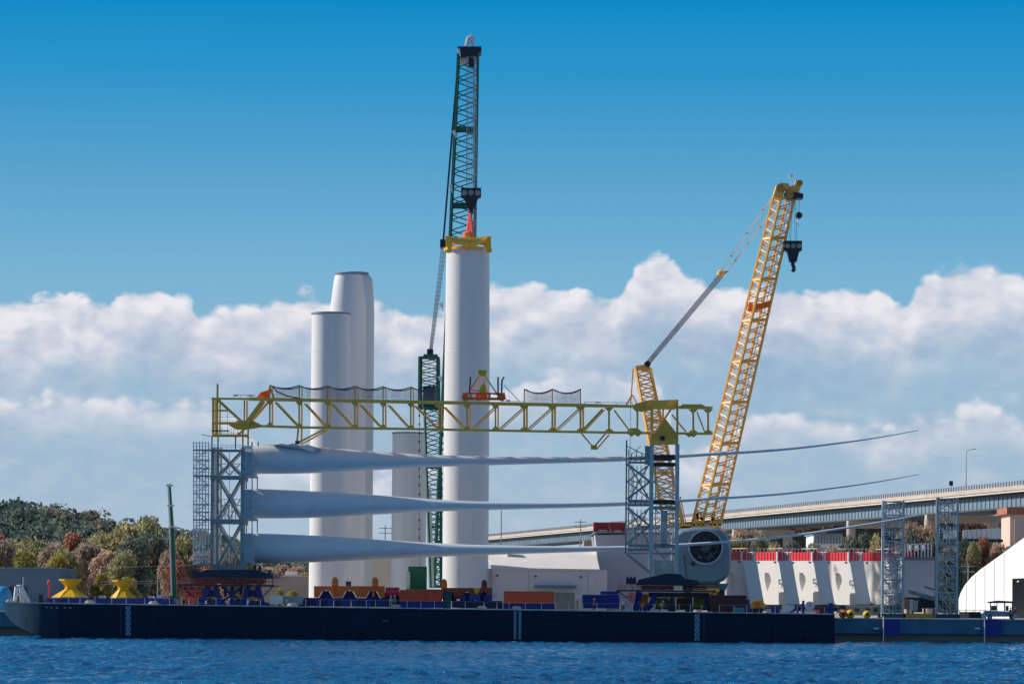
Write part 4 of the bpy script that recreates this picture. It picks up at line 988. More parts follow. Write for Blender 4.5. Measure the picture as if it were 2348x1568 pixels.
    seg(1333, 993, 1360, 1025, YN, 3.4, t, yellow, 'hanging_leg'); seg(1361, 1026, 1388, 994, YN, 3.8, t, yellow, 'leg_brace'); seg(1368, 1030, 1397, 996, YF, 3.4, t, yellow, 'leg_brace')
    MB().vbox(1355, 1369, 1020, 1030, YN - .3, YN + .4).build('leg_shoe', olive, t)
    # saddle on the right rack
    MB().vprism([(1495, 918), (1551, 916), (1553, 922), (1548, 938), (1495, 938)], YN - .4, YN + .3).build('saddle_top', yellow, t)
    seg(1493.5, 918, 1493.5, 1018, YN - .4, 4.4, t, yellow, 'saddle_post'); seg(1553, 916, 1553, 1012, YN - .4, 4.8, t, olive, 'saddle_post')
    seg(1500, 996, 1549, 922, YN - .9, 4.6, t, yellow, 'saddle_brace')
    MB().vprism([(1496, 1006), (1496, 996), (1508, 986), (1526, 960), (1551, 992), (1551, 1006)], YN - .35, YN + .5).build('saddle_plate', olive, t)
    MB().vprism([(1492, 1006.1), (1555, 1006.1), (1555, 1018), (1492, 1019)], YN - .5, YN + .8).build('saddle_beam', yellow, t)
    MB().lathe(V(1519, 1004, YN - .5), [(.36, 0), (.36, .35)], 14, tilt=Matrix.Rotation(R(90), 3, 'X')).build('saddle_pin', dark, t)
    for x in (1496, 1520): col(x, 935, 1018, YF - 2, 4, t, olive, 'saddle_post')
    MB().vprism([(1455, 926), (1492, 916), (1495, 938), (1470, 944), (1452, 934)], YN - .2, YN + .6).build('saddle_wing', olive, t)
    MB().vprism([(1564, 926.5), (1610, 926.5), (1618, 932), (1560, 932)], YN - .1, YN + 1).build('end_plate', olive, t)
    for x in (1448, 1462, 1580, 1590): MB().vprism([(x - 9, bp(x) + 2.3), (x + 9, bp(x) + 2.3), (x + 1, bp(x) + 9)], YN, YN + .4).build('lower_fin', olive, t)
    MB().vprism([(1436, 988.5), (1470, 989), (1462, 981), (1446, 981)], YN - .05, YN + .12).build('gusset', olive, t)
    # net posts and safety nets
    netx = [618.7, 686, 751, 814, 878.5, 942, 1000]
    netx2 = [1202, 1266.5, 1331]
    for x in netx[:-1] + netx2:
        tpY = 882 + (x - 618) * .012
        seg(x, tpY if x < 1000 else 891, x, tp(x) - 3.9, YN + .2, 2.4, t, olive, 'net_post')
        if x < 1000: seg(x + OX, tpY + 2, x + OX, tp(x) - 3.9, YF, 2.0, t, olive, 'net_post')
    def net(xa, xb, ytop, sag, Y):
        b = MB(); ns = 12; prev = None
        pts = []
        for i in range(ns + 1):
            f = i / ns; x = xa + (xb - xa) * f; y = ytop + sag * 4 * f * (1 - f)
            pts.append((x, y))
        for (x0, y0), (x1, y1) in zip(pts, pts[1:]): b.tube(V(x0, y0, Y), V(x1, y1, Y), .09, 5)
        for k in range(1, 8):
            f = k / 8.
            for (x0, y0), (x1, y1) in zip(pts, pts[1:]):
                b.tube(V(x0, y0 + (tp(x0) - 4 - y0) * f, Y), V(x1, y1 + (tp(x1) - 4 - y1) * f, Y), .014, 3, caps=False)
        m_ = 34
        for k in range(m_ + 1):
            f = k / m_; x = xa + (xb - xa) * f; y = ytop + sag * 4 * f * (1 - f); b.tube(V(x, y, Y), V(x, tp(x) - 4, Y), .012, 3, caps=False)
        b.build('safety_net', netm, t)
    for a, c in zip(netx, netx[1:]): net(a, c, 883 + (a - 618) * .014, 7, YN + .3); net(a + 8, c + 4, 886 + (a - 618) * .014, 6, YF)
    for a, c in zip(netx2, netx2[1:]): net(a, c, 892, 9, YN + .3); net(a + 4, c, 893, 9, YF)
    # hoses, rails and lamps on top
    for xa, xb, dy in ((536, 584, -9), (1340, 1450, -8), (1150, 1200, -6)):
        b = MB(); b.tube(V(xa, tp(xa) + dy, YN), V(xb, tp(xb) + dy, YN), .05, 4)
        for k in range(4): xx = xa + (xb - xa) * k / 3; b.tube(V(xx, tp(xx) + dy, YN), V(xx, tp(xx) - 3, YN), .04, 4)
        b.build('top_rail', steel, t)
    for x in (540, 575, 660, 1097, 1165, 1370): MB().vbox(x - 5, x + 5, tp(x) - 9, tp(x) - 6.4, YN + 1, YN + 1.5).build('lamp_bar', steel_d, t)
    b = MB(); b.line([V(622, 884, YN - .1), V(636, 898, YN - .1), V(660, 908, YN - .1), V(690, 914, YN - .1)], .12); b.build('hose', pink, t)
    return t
gantry()
# orange winch at left on truss
t = thing('orange_winch', 'small orange winch frame on the truss top beside the first net post', 'winch', V(602, 912, 10))
MB().vprism([(588, 911), (598, 899), (612, 895), (620, 888), (616, 911)], 8.6, 10.5).build('winch_body', orange, t)
MB().tube(V(618, 886, 8.4), V(628, 911, 8.4), .18, 6).build('strut', yellow, t); MB().tube(V(606, 905, 8.3), V(606, 905, 8.58), .4, 12).build('drum', orangey, t)
# lifting tool on the truss
t = thing('lifting_tool', 'orange frame with a yellow pyramid head standing on the middle of the truss', 'lifting tool', V(1106, 921, 11))
b = MB(); b.vbox(1060, 1156, 911, 917, 8, 8.5); b.vbox(1062, 1150, 900, 903.5, 8, 8.4); b.build('base_frame', orange, t)
for x in (1062, 1070, 1078, 1096, 1103, 1110, 1124, 1144, 1150, 1155): seg(x, 900, x + (3 if x % 4 else -3), 916, 8.2, 4.4, t, orange, 'frame_post')
MB().vprism([(1090, 912), (1092, 900), (1116, 899), (1118, 912)], 9, 10).build('gear_housing', orange, t)
for x in (1067, 1150): MB().tube(V(x, 911, 7.6), V(x, 911, 8.0), .55, 14).build('sheave', orange, t)
for xa, ya, xb, yb in ((1098, 862, 1072, 903), (1112, 862, 1140, 903), (1102, 866, 1086, 903), (1108, 866, 1118, 903)): seg(xa, ya, xb, yb, 8.4 if xa in (1098, 1112) else 10, 3.0, t, yellow, 'leg')
MB().vprism([(1094, 848), (1117, 849), (1113, 862), (1099, 862)], 8.2, 9.8).build('head', byel, t)
MB().vprism([(1098, 900), (1102, 886), (1109, 878), (1114, 890), (1114, 900)], 8.1, 9).build('actuator', byel, t)
for pts in ([(1079, 864), (1076, 903)], [(1142, 864), (1142, 905)], [(1156, 864), (1151, 872), (1150, 906)]):
    b = MB(); b.line([V(x, y, 8) for x, y in pts], .14, 6); b.build('guide_horn', dark, t)
seg(1156, 883, 1191, 920, 8, 1.5, t, steel_d, 'stay'); seg(1080, 893, 1145, 906, 8.2, 2.0, t, orange, 'tie_rod')

# ------------------------------------------------------------------ towers
def tower(xc, prof, Yc, label, rim=True, fl=True):
    """prof: (view y, view width) from top to bottom"""
    k = mpv(Yc); base = V(xc, 1392, Yc); base.z = GZ
    xw = V(xc, sum(p[0] for p in prof[:1]) , Yc).x
    t = thing('turbine_tower', label, 'wind turbine tower', (xw, Yc, GZ), 'white wind turbine tower sections on the quay')
    pr = []
    for y, w_ in prof: pr.append((w_ * k / 2, V(xc, y, Yc).z))
    pr.append((prof[-1][1] * k / 2, GZ + .3)); pr = pr[::-1]
    b = MB(); b.lathe((xw, Yc, 0), pr, 72); b.build('shell', white, t, smooth=40)
    rt = prof[0][1] * k / 2
    MB().lathe((xw, Yc, 0), [(rt + .12, pr[-1][1] + .01), (rt + .12, pr[-1][1] + .28)], 48).build('top_flange', mat('flange_grey', (.25, .27, .3), .5), t, smooth=40)
    MB().lathe((xw, Yc, 0), [(pr[0][0] + .3, GZ), (pr[0][0] + .3, GZ + .29)], 48).build('base_flange', steel, t, smooth=40)
    for fz in (.18, .36, .54, .72, .88):
        z = GZ + (pr[-1][1] - GZ) * fz; r0 = lerp_pts(z, [(zz, rr) for rr, zz in pr])
        MB().lathe((xw, Yc, 0), [(r0 + .004, z - .07), (r0 + .03, z), (r0 + .004, z + .07)], 72, cap=False).build('weld_seam', white, t, smooth=80)
    return t
tower(1073, [(575, 99), (900, 104), (1340, 105)], 62, 'tallest white tower, held at its top by the yellow lifting clamp')
tower(759, [(722, 88), (1340, 92)], 58, 'shorter flat-topped white tower at the left front of the cluster')
tower(799, [(631, 62), (645, 67), (705, 82), (1340, 85)], 70, 'tapered white tower rising behind the shorter flat-topped one')
tower(816, [(629, 56), (634, 68), (642, 75), (656, 79), (700, 85), (740, 86), (1340, 86)], 114, 'rearmost tapered white tower, at the right edge of the cluster')
tower(939, [(995, 78), (1340, 80)], 112, 'low white tower section behind the green mast')
# cap detail for rearmost: gangway plate
# yellow clamp
p = V(1075, 575, 62); k = mpv(62)
t = thing('tower_clamp', 'yellow clamp ring gripping the top of the tallest tower', 'lifting clamp', p)
xw = V(1073, 575, 62).x; zt = V(1073, 572, 62).z; rr = 50.5 * k
MB().lathe((xw, 62, 0), [(rr + .15, zt - .3), (rr + .35, zt - .3), (rr + .35, zt + .15), (rr + .15, zt + .15)], 40, cap=False).build('ring', yellow, t)
for a in (200, 270, 340, 30, 90, 150):
    ca, sa = math.cos(R(a)), math.sin(R(a)); c0 = Vector((xw, 62, 0))
    for sgn in (0,):
        e = c0 + Vector((ca, sa, 0)) * (rr - .1); b = MB(); b.bar((e.x, e.y, zt - .5), (e.x, e.y, zt + 2.0), .75); b.build('grip_arm', byel if a in (340, 200) else yellow, t)
        h_ = c0 + Vector((0, 0, zt + 1.3)); MB().bar((e.x, e.y, zt + 1.3), h_, .75).build('spoke', olive, t)
b = MB(); b.line([V(1028, 549, 58), V(1060, 556, 58), V(1077, 562, 58), V(1094, 556, 58), V(1124, 545, 58)], .5, 6); b.line([V(1028, 549, 58), V(1060, 549, 58), V(1094, 549, 58), V(1124, 545, 58)], .35, 6); b.build('front_beam', yellow, t)
for x, w0 in ((1031, 9), (1121, 9)): MB().vprism([(x - w0 / 2 - 1, 544), (x + w0 / 2 + 1, 542), (x + w0 / 2, 552), (x + w0 / 2 + 1, 578), (x - w0 / 2, 580)], 57.2, 58).build('end_plate', byel if x > 1100 else yellow, t)
MB().lathe((xw, 62, 0), [(.9, zt + .8), (.9, zt + 2.6), (.3, zt + 3.0)], 12).build('hub', orange, t)
# white rigging rope on the clamp
b = MB(); b.line([V(1040, 578, 57), V(1052, 574, 57), V(1046, 582, 57), V(1062, 576, 57)], .12); b.build('tag_rope', wpaint, t)

# ------------------------------------------------------------------ lattice booms
def sect_boom(t, corners0, corners1, nsec, npan, r_ch, r_l, m, m2, name='boom_section', panel_m=None):
    """four chords from corners0 to corners1, with zigzag lacing on all faces, split into bolted sections"""
    for s_ in range(nsec):
        f0 = s_ / nsec; f1 = (s_ + 1) / nsec - .0015
        b = MB(); l = MB()
        for a, c in zip(corners0, corners1): b.tube(a.lerp(c, f0), a.lerp(c, f1), r_ch, 6)
        for i in range(4):
            j = (i + 1) % 4; A0, A1, B0, B1 = corners0[i], corners1[i], corners0[j], corners1[j]
            for k_ in range(npan):
                g0 = f0 + (f1 - f0) * k_ / npan; g1 = f0 + (f1 - f0) * (k_ + 1) / npan; gm = (g0 + g1) / 2
                l.tube(A0.lerp(A1, g0), B0.lerp(B1, gm), r_l, 4, caps=False); l.tube(B0.lerp(B1, gm), A0.lerp(A1, g1), r_l, 4, caps=False)
            for g in (f0 + .0005, f1 - .0005): b.tube(A0.lerp(A1, g), B0.lerp(B1, g), r_l * 1.6, 5)
        o = b.build(name, m, t); l.build('lacing', m2, o)
def corners(c, hw, hd, yaw=0., tilt=0.):
    """rectangle around c: half width hw along x, half depth hd along y"""
    ca, sa = math.cos(yaw), math.sin(yaw)
    return [c + Vector((x * ca - y * sa, x * sa + y * ca, 0)) for x, y in ((-hw, -hd), (hw, -hd), (hw, hd), (-hw, hd))]
def hook_block(t, x, y, Y, w_, h_, m=dark, name='hook_block'):
    o = MB().vprism([(x - w_ / 2, y), (x + w_ / 2, y), (x + w_ / 2, y + h_ * .45), (x + w_ * .34, y + h_ * .52), (x + w_ * .2, y + h_), (x - w_ * .2, y + h_), (x - w_ * .34, y + h_ * .52), (x - w_ / 2, y + h_ * .45)], Y - .8, Y + .8).build(name, m, t)
    for dx in (-.33, 0, .33): MB().tube(V(x + dx * w_, y + h_ * .25, Y - .95), V(x + dx * w_, y + h_ * .25, Y - .81), w_ * .14 * mpv(Y), 14).build('sheave', steel_d, o)
    return o

def green_crane():
    Y = 92; k = mpv(Y)
    t = thing('green_crawler_crane', 'tall dark green lattice crane behind the tallest white tower', 'crane', V(1020, 1392, Y))
    c0 = V(1036, 1345, Y); c1 = V(1074, 122, Y)
    sect_boom(t, corners(c0, 41 * k, 3.0), corners(c1, 21.5 * k, 1.6), 7, 5, .27, .12, green2, green2)
    b = MB()
    for dx in (-.6, .6):
        b.tube(V(1036 - 41, 1345, Y - 3.1) + Vector((dx * .3, 0, 0)), V(1074 - 22.5, 122, Y - 1.7) + Vector((dx * .3, 0, 0)), .12, 5)
    b.build('boom_pendant', green, t)
    # head
    MB().vprism([(1049, 107), (1104, 107), (1103, 120), (1095, 121), (1095, 132), (1052, 132)], Y - 2.2, Y + 2.2).build('boom_head', dark, t)
    MB().vprism([(1054, 133), (1093, 133), (1090, 142), (1056, 142)], Y - 1.8, Y + 1.8).build('sheave_nest', steel, t)
    b = MB(); b.line([V(1068, 107, Y), V(1073, 86, Y), V(1086, 84, Y), V(1083, 107, Y)], .3, 6); b.tube(V(1078, 84, Y), V(1078, 76, Y), .1, 5); b.tube(V(1070, 97, Y), V(1085, 97, Y), .3, 6); b.build('mast_head_frame', pend, t)
    b = MB(); b.tube(V(1078, 100, Y - .2), V(1078, 84, Y - .2), .22, 6); b.build('beacon_post', steel_l, t)
    for x, y in ((1051, 118), (1041, 305), (1033, 430), (1012, 700), (1009, 868)): 
        b = MB(); b.bar(V(x - 3, y - 5, Y - 3.2), V(x + 2, y + 5, Y - 3.2), .35); b.bar(V(x + 2, y - 6, Y - 3.2), V(x + 4, y + 12, Y - 3.2), .2); b.build('pendant_joint', pend, t)
    # hoist ropes
    b = MB()
    for dx in (-9, -6.5, -3, 3, 6.5, 9): b.tube(V(1078 + dx, 130, Y - 4), V(1079 + dx, 432, Y - 4), .06, 4)
    b.build('hoist_ropes', rope, t)
    b = MB()
    for dx in (7, 10, 13): b.tube(V(1079 + dx, 130, Y - 2.5), V(1079 + dx, 600, Y - 2.5), .07, 4)
    b.build('whip_ropes', steel, t)
    bl = MB().vprism([(1075, 133), (1086, 133), (1088, 154), (1074, 154)], Y - 4.6, Y - 3.4).build('upper_block', dark, t)
    hook_block(t, 1080, 431, Y - 4, 46, 46)
    b = MB(); b.line([V(1080, 477, Y - 4), V(1078, 492, Y - 4)], .45, 8); b.build('hook', dark, t)
    # luffing ropes to derrick mast
    b = MB(); b.tube(V(1016, 549, Y + 3), V(1051, 124, Y + 1), .12, 5); b.tube(V(1018, 549, Y + 5), V(1053, 124, Y + 2), .08, 5); b.build('luffing_pendant', rope_d, t)
    MB().vbox(1009, 1027, 549, 566, Y + 1, Y + 4).build('equaliser', dark, t)
    b = MB()
    for i in range(7):
        dx = -6 + 2 * i; b.tube(V(1018 + dx, 566, Y + 2 + i * .2), V(988 + dx * .55, 800, Y + 10 + i * .2), .05, 4)
    b.build('mast_ropes', rope, t)
    b = MB()
    for i in range(24):
        f = (i + .5) / 24; b.tube(V(1012 + (985 - 1012) * f - 1, 566 + 234 * f, Y + 2 + 8 * f), V(1024 + (992 - 1024) * f + 1, 566 + 234 * f, Y + 2 + 8 * f), .06, 4)
    b.build('rope_spacers', rope, t)
    # mast
    MB().vbox(979, 993, 800, 814, Y + 9, Y + 11).build('mast_head', dark, t)
    MB().vbox(971, 1003, 812, 820, Y + 8, Y + 12).build('mast_cap', green2, t)
    m0 = V(984, 936, Y + 10); m1 = V(984, 820, Y + 10)
    sect_boom(t, corners(m0, 23 * k, 1.6), corners(m1, 22 * k, 1.6), 1, 6, .26, .11, green2, green2, 'mast_section')
    for x0, x1 in ((960, 968), (1000, 1008)): MB().vbox(x0, x1, 822, 934, Y + 11.8, Y + 12.1).build('side_plate', green2, t)
    MB().vbox(970, 999, 885, 934, Y + 12.2, Y + 12.4).build('winch_box', tealm, t)
    m0 = V(999, 1345, Y - 2); m1 = V(992, 936, Y + 9)
    sect_boom(t, corners(m0, 12 * k, 1.3), corners(m1, 19 * k, 1.3), 3, 6, .24, .11, green2, green2, 'mast_section')
    seg(985, 1120, 993, 1345, Y - 4, 5, t, mat('pale_green', (.45, .55, .48), .5), 'backstop')
    seg(962, 936, 963, 1300, Y + 11, 1.0, t, rope_d, 'ballast_rope')
    b = MB()
    for i in range(16): b.tube(V(961.5, 950 + i * 20, Y + 10.8), V(961.5, 955 + i * 20, Y + 10.8), .16, 5)
    b.build('rope_clips', dark, t)
    MB().vbox(936, 977, 1298, 1350, Y + 2, Y + 8).build('counterweight', green, t)
    MB().vbox(932, 940, 1310, 1385, Y + 1, Y + 1.9).build('ladder', mat('pale_green', (0, 0, 0)), t)
    MB().vbox(930, 1040, 1350.2, 1374, Y - 2, Y + 9).build('machine_house', green, t)
    for dy in (-5, 7): MB().vprism([(925, 1376), (1090, 1376), (1096, 1384), (1090, 1393), (925, 1393), (920, 1384)], Y + dy, Y + dy + 1.8).build('crawler_track', dark, t)
    return t
green_crane()
o = MB(); 
for xa, xb in ((1076.5, 1070), (1077.5, 1076), (1078.5, 1080), (1079.5, 1084)): o.tube(V(xa, 492, 84), V(xb, 548, 62), .28, 6)
o = o.build('red_sling', mat('sling_red', (.62, .06, .05), .7)); tag(o, 'red lifting slings between the hook and the yellow clamp', 'sling'); recenter(o)

def yellow_crane():
    Y = 96; k = mpv(Y)
    t = thing('yellow_crawler_crane', 'big yellow lattice crane leaning right above the nacelle', 'crane', V(1620, 1392, Y))
    hw, hd = 22.5 * k, 1.75 
    def cc(xl, xr, y, dz):
        w_ = xr - xl
        # four chords: back-left, front-left, front-right, back-right as they appear
        return [V(xl + w_ * .36, y, Y - 1.9), V(xl + w_, y - 2, Y - .2), V(xl + w_ * .66, y, Y + 2.2), V(xl, y + 2, Y + .5)]
    c0 = cc(1586, 1652, 1204, 0); c1 = cc(1773, 1823, 452, 0)
    sect_boom(t, c0, c1, 8, 4, .27, .12, cyel, cyel2)
    # section joints
    for i in range(1, 8):
        f = i / 8; a = c0[3].lerp(c1[3], f); b_ = c0[0].lerp(c1[0], f); MB().bar(a, b_, .3).build('joint_plate', wpaint if i % 2 else cyel, t)
    b = MB()
    for f in (.655, .66, .665, .67): b.tube(c0[0].lerp(c1[0], f), c0[1].lerp(c1[1], f + .01), .16, 5)
    b.vprism([(1718, 692), (1744, 696), (1737, 716), (1714, 714)], Y - 1.2, Y - .8); b.build('rope_guide', mat('amber_paint', (0, 0, 0)), t)
    b = MB()
    for xa, ya, xb, yb in ((1590, 1204, 1602, 1172), (1602, 1204, 1598, 1176), (1612, 1204, 1606, 1172), (1628, 1204, 1640, 1178), (1640, 1204, 1630, 1180), (1650, 1204, 1656, 1178), (1588, 1203, 1654, 1203), (1600, 1186, 1612, 1190)): b.bar(V(xa, ya, Y - 2), V(xb, yb, Y - 2), .42)
    b.build('boom_foot_frame', cyel, t)
    # rope line
    b = MB(); b.tube(c0[0].lerp(c0[1], .55), c1[0].lerp(c1[1], .5), .07, 4); b.tube(c0[0].lerp(c0[1], .7), c1[0].lerp(c1[1], .7), .07, 4); b.build('hoist_rope', rope, t)
    # head
    MB().vprism([(1773, 452), (1781, 424), (1792, 419), (1808, 421), (1812, 428), (1800, 436), (1794, 454)], Y - 1.8, Y + 1.8).build('boom_head', cyel, t)
    MB().vprism([(1802, 432), (1822, 424), (1826, 412), (1834, 418), (1838, 418), (1836, 430), (1832, 441), (1806, 441)], Y - 1.2, Y + 1.2).build('jib_nose', cyel, t)
    MB().vprism([(1800, 441.2), (1828, 441.2), (1842, 444), (1842, 454), (1806, 456)], Y - 1.6, Y + 1.6).build('sheave_nest', dark, t)
    for x, y, r_ in ((1790, 432, .7), (1834, 420, .55), (1811, 447, .7)): MB().tube(V(x, y, Y - 2.1), V(x, y, Y - 1.85), r_, 14).build('sheave', mat('sheave_bronze', (.5, .24, .06), .5), t)
    b = MB(); b.tube(V(1814, 424, Y), V(1814, 400, Y), .06, 4); b.vbox(1810, 1818, 400, 407, Y - .3, Y + .3); b.build('anemometer', wpaint, t)
    # hooks
    b = MB()
    for dx in (-9, -5, 5, 9): b.tube(V(1820 + dx * .5, 454, Y - 1), V(1818 + dx, 552, Y - 1), .05, 4)
    b.tube(V(1832, 454, Y - 2), V(1832, 488, Y - 2), .07, 4); b.build('hook_ropes', rope, t)
    MB().lathe(V(1832, 502, Y - 2), [(.1, 0), (.5, .25), (.62, .6), (.5, .95), (.1, 1.2)], 14).build('headache_ball', dark, t, smooth=60)
    b = MB(); b.line([V(1832, 502, Y - 2), V(1827, 510, Y - 2), V(1833, 520, Y - 2)], .09); b.build('small_hook', wpaint, t)
    hook_block(t, 1819, 552, Y - 1, 40, 48)
    b = MB(); b.line([V(1818, 600, Y - 1), V(1818, 610, Y - 1), V(1822, 616, Y - 1), V(1817, 623, Y - 1)], .35, 8); b.build('hook', dark, t)
    # pendants
    for xa, ya, xb, yb in ((1652, 622, 1774, 447), (1668, 622, 1762, 494)):
        b = MB(); P0 = V(xa, ya, Y + 8); P1 = V(xb, yb, Y + .5); b.tube(P0, P1, .15, 5)
        o = b.build('pendant', pend, t); j = MB()
        for f in (.2, .5, .8): c = P0.lerp(P1, f); j.bar(c, P0.lerp(P1, f + .012), .3)
        j.build('pendant_link', steel_d, o)
    MB().lathe(V(1653, 635, Y + 8), [(.3, 0), (.68, .3), (.68, .9), (.3, 1.2)], 12).build('equaliser', cyel, t)
    seg(1657, 628, 1669, 622, Y + 8, 3, t, dark, 'equaliser_link')
    b = MB()
    for i in range(10):
        dx = -5.4 + 1.2 * i; b.tube(V(1653 + dx, 632 + dx * .5, Y + 8), V(1486 + dx * .8, 832 + dx * .5, Y + 12), .055, 4)
    b.build('luffing_ropes', rope, t)
    # mast
    m0 = V(1545, 1204, Y); m1 = V(1474, 846, Y + 12)
    sect_boom(t, corners(m0, 22 * k, 1.5), corners(m1, 17 * k, 1.2), 3, 6, .27, .16, cyel, cyel2, 'mast_section')
    MB().vprism([(1455, 846), (1459, 838), (1476, 836), (1478, 830), (1490, 830), (1490, 846)], Y + 11, Y + 13).build('mast_head', cyel, t)
    MB().tube(V(1485, 834, Y + 10.4), V(1485, 834, Y + 10.95), .55, 14).build('sheave', dark, t)
    seg(1452, 844, 1446, 925, Y + 12, 3, t, cyel, 'backstay'); seg(1446, 925, 1444, 1180, Y + 9, 1.2, t, rope, 'backstay')
    seg(1436, 928, 1450, 905, Y + 10, 3.4, t, orange, 'spreader'); seg(1462, 928, 1450, 905, Y + 10, 3, t, cyel, 'spreader')
    seg(1560, 1138, 1573, 1200, Y, 2, t, pink, 'a_frame'); seg(1560, 1138, 1552, 1200, Y, 2, t, pink, 'a_frame')
    MB().vbox(1552, 1584, 1200, 1210, Y - 2, Y + 4).build('winch_deck', cyel, t)
    MB().vbox(1470, 1660, 1290, 1366, Y - 3, Y + 5).build('machine_house', cyel, t)
    MB().vbox(1560, 1650, 1206.5, 1289.9, Y - 2, Y + 3).build('boom_mount', cyel, t)
    for dy in (-5, 7): MB().vprism([(1450, 1368), (1700, 1368), (1706, 1380), (1700, 1393), (1450, 1393), (1444, 1380)], Y + dy, Y + dy + 1.8).build('crawler_track', dark, t)
yellow_crane()

# ------------------------------------------------------------------ big nacelle
def big_nacelle():
    Y0, Y1 = 38.0, 50.0; k = mpv(Y0)
    t = thing('open_nacelle', 'large grey-blue nacelle with a round dark opening beside the right rack', 'nacelle', V(1615, 1392, 42))
    outline = [(1545, 1228), (1550, 1219), (1562, 1212), (1590, 1208), (1630, 1208), (1650, 1212), (1664, 1221), (1673, 1236), (1678, 1262), (1678, 1296), (1673, 1316), (1662, 1330), (1644, 1338), (1616, 1340), (1570, 1337), (1552, 1332), (1545, 1322)]
    pts = [(V(x, y, Y0).x, V(x, y, Y0).z) for x, y in outline]
    cx_ = sum(p[0] for p in pts) / len(pts); cz = sum(p[1] for p in pts) / len(pts)
    b = MB(); ns = len(pts); lay = [(Y0, .88), (Y0 + .25, .935), (Y0 + .7, .97), (Y0 + 1.5, 1.0), (Y1 - 1.5, 1.0), (Y1, .9)]
    for yy, s_ in lay: b.v += [(cx_ + (x - cx_) * s_, yy, cz + (z - cz) * s_) for x, z in pts]
    for i in range(len(lay) - 1):
        for j in range(ns): b.f.append((i * ns + j, i * ns + (j + 1) % ns, (i + 1) * ns + (j + 1) % ns, (i + 1) * ns + j))
    b.f.append(tuple(range(ns))); b.f.append(tuple(range(len(lay) * ns - 1, len(lay) * ns - ns - 1, -1)))
    b.build('housing', mat('nacelle_grey', (.15, .24, .31), .45, var=.08, scale=.4, dirt=((.2, .27, .33), .4)), t, smooth=35)
    c = V(1618, 1254, Y0 - .6); rx = Matrix.Rotation(R(90), 3, 'X'); r0 = 39 * k
    MB().lathe(c, [(r0 * .93, -.9), (r0 * 1.04, -.9), (r0 * 1.04, .2), (r0 * .93, .2)], 40, cap=False, tilt=rx).build('opening_rim', mat('rim_white', (.30, .38, .44), .5), t, smooth=40)
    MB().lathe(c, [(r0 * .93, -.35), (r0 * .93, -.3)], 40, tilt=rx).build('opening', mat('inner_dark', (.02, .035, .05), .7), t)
    b = MB()
    for i in range(7):
        a = rnd.random() * 6.28; a2 = a + rnd.uniform(.6, 1.6); b.tube(c + Vector((math.cos(a) * r0 * .85, -.05, math.sin(a) * r0 * .85)), c + Vector((math.cos(a2) * r0 * .8, -.05, math.sin(a2) * r0 * .8)), .1, 5)
    for i in range(44):
        a = rnd.random() * 6.28; q = r0 * rnd.uniform(.05, .8); p = c + Vector((math.cos(a) * q, -.1, math.sin(a) * q)); s_ = rnd.uniform(.1, .28); b.box(p.x - s_, p.x + s_, p.y - .1, p.y + .15, p.z - s_, p.z + s_)
    b.build('drive_internals', mat('internal_steel', (.05, .075, .09), .6, var=.5, scale=1.5), t)
    MB().lathe(c + Vector((0, 0, 0)), [(r0 * .28, -.25), (r0 * .33, -.1), (r0 * .3, .25)], 24, tilt=rx).build('shaft_flange', mat('internal_steel', (0, 0, 0)), t, smooth=40)
    seg(1568, 1270, 1576, 1332, Y0 - .05, 1.2, t, dark, 'seam'); 
    q = V(1589, 1292, Y0 - .1); MB().lathe(q, [(.3, -.1), (.3, .15)], 12, tilt=rx).build('hatch', dark, t)
    MB().vprism([(1560, 1338), (1670, 1337), (1664, 1352), (1570, 1352)], Y0 + 1, Y1 - 1).build('cradle', mat('cradle_teal', (.05, .17, .25), .6), t)
    for x in (1572, 1650): MB().vbox(x, x + 12, 1352.2, 1396, Y0 + 2, Y1 - 2).build('support', dark, t)
    MB().vbox(1590, 1650, 1348, 1356, Y0 - .5, Y0 + .9).build('lower_beam', byel, t)
big_nacelle()

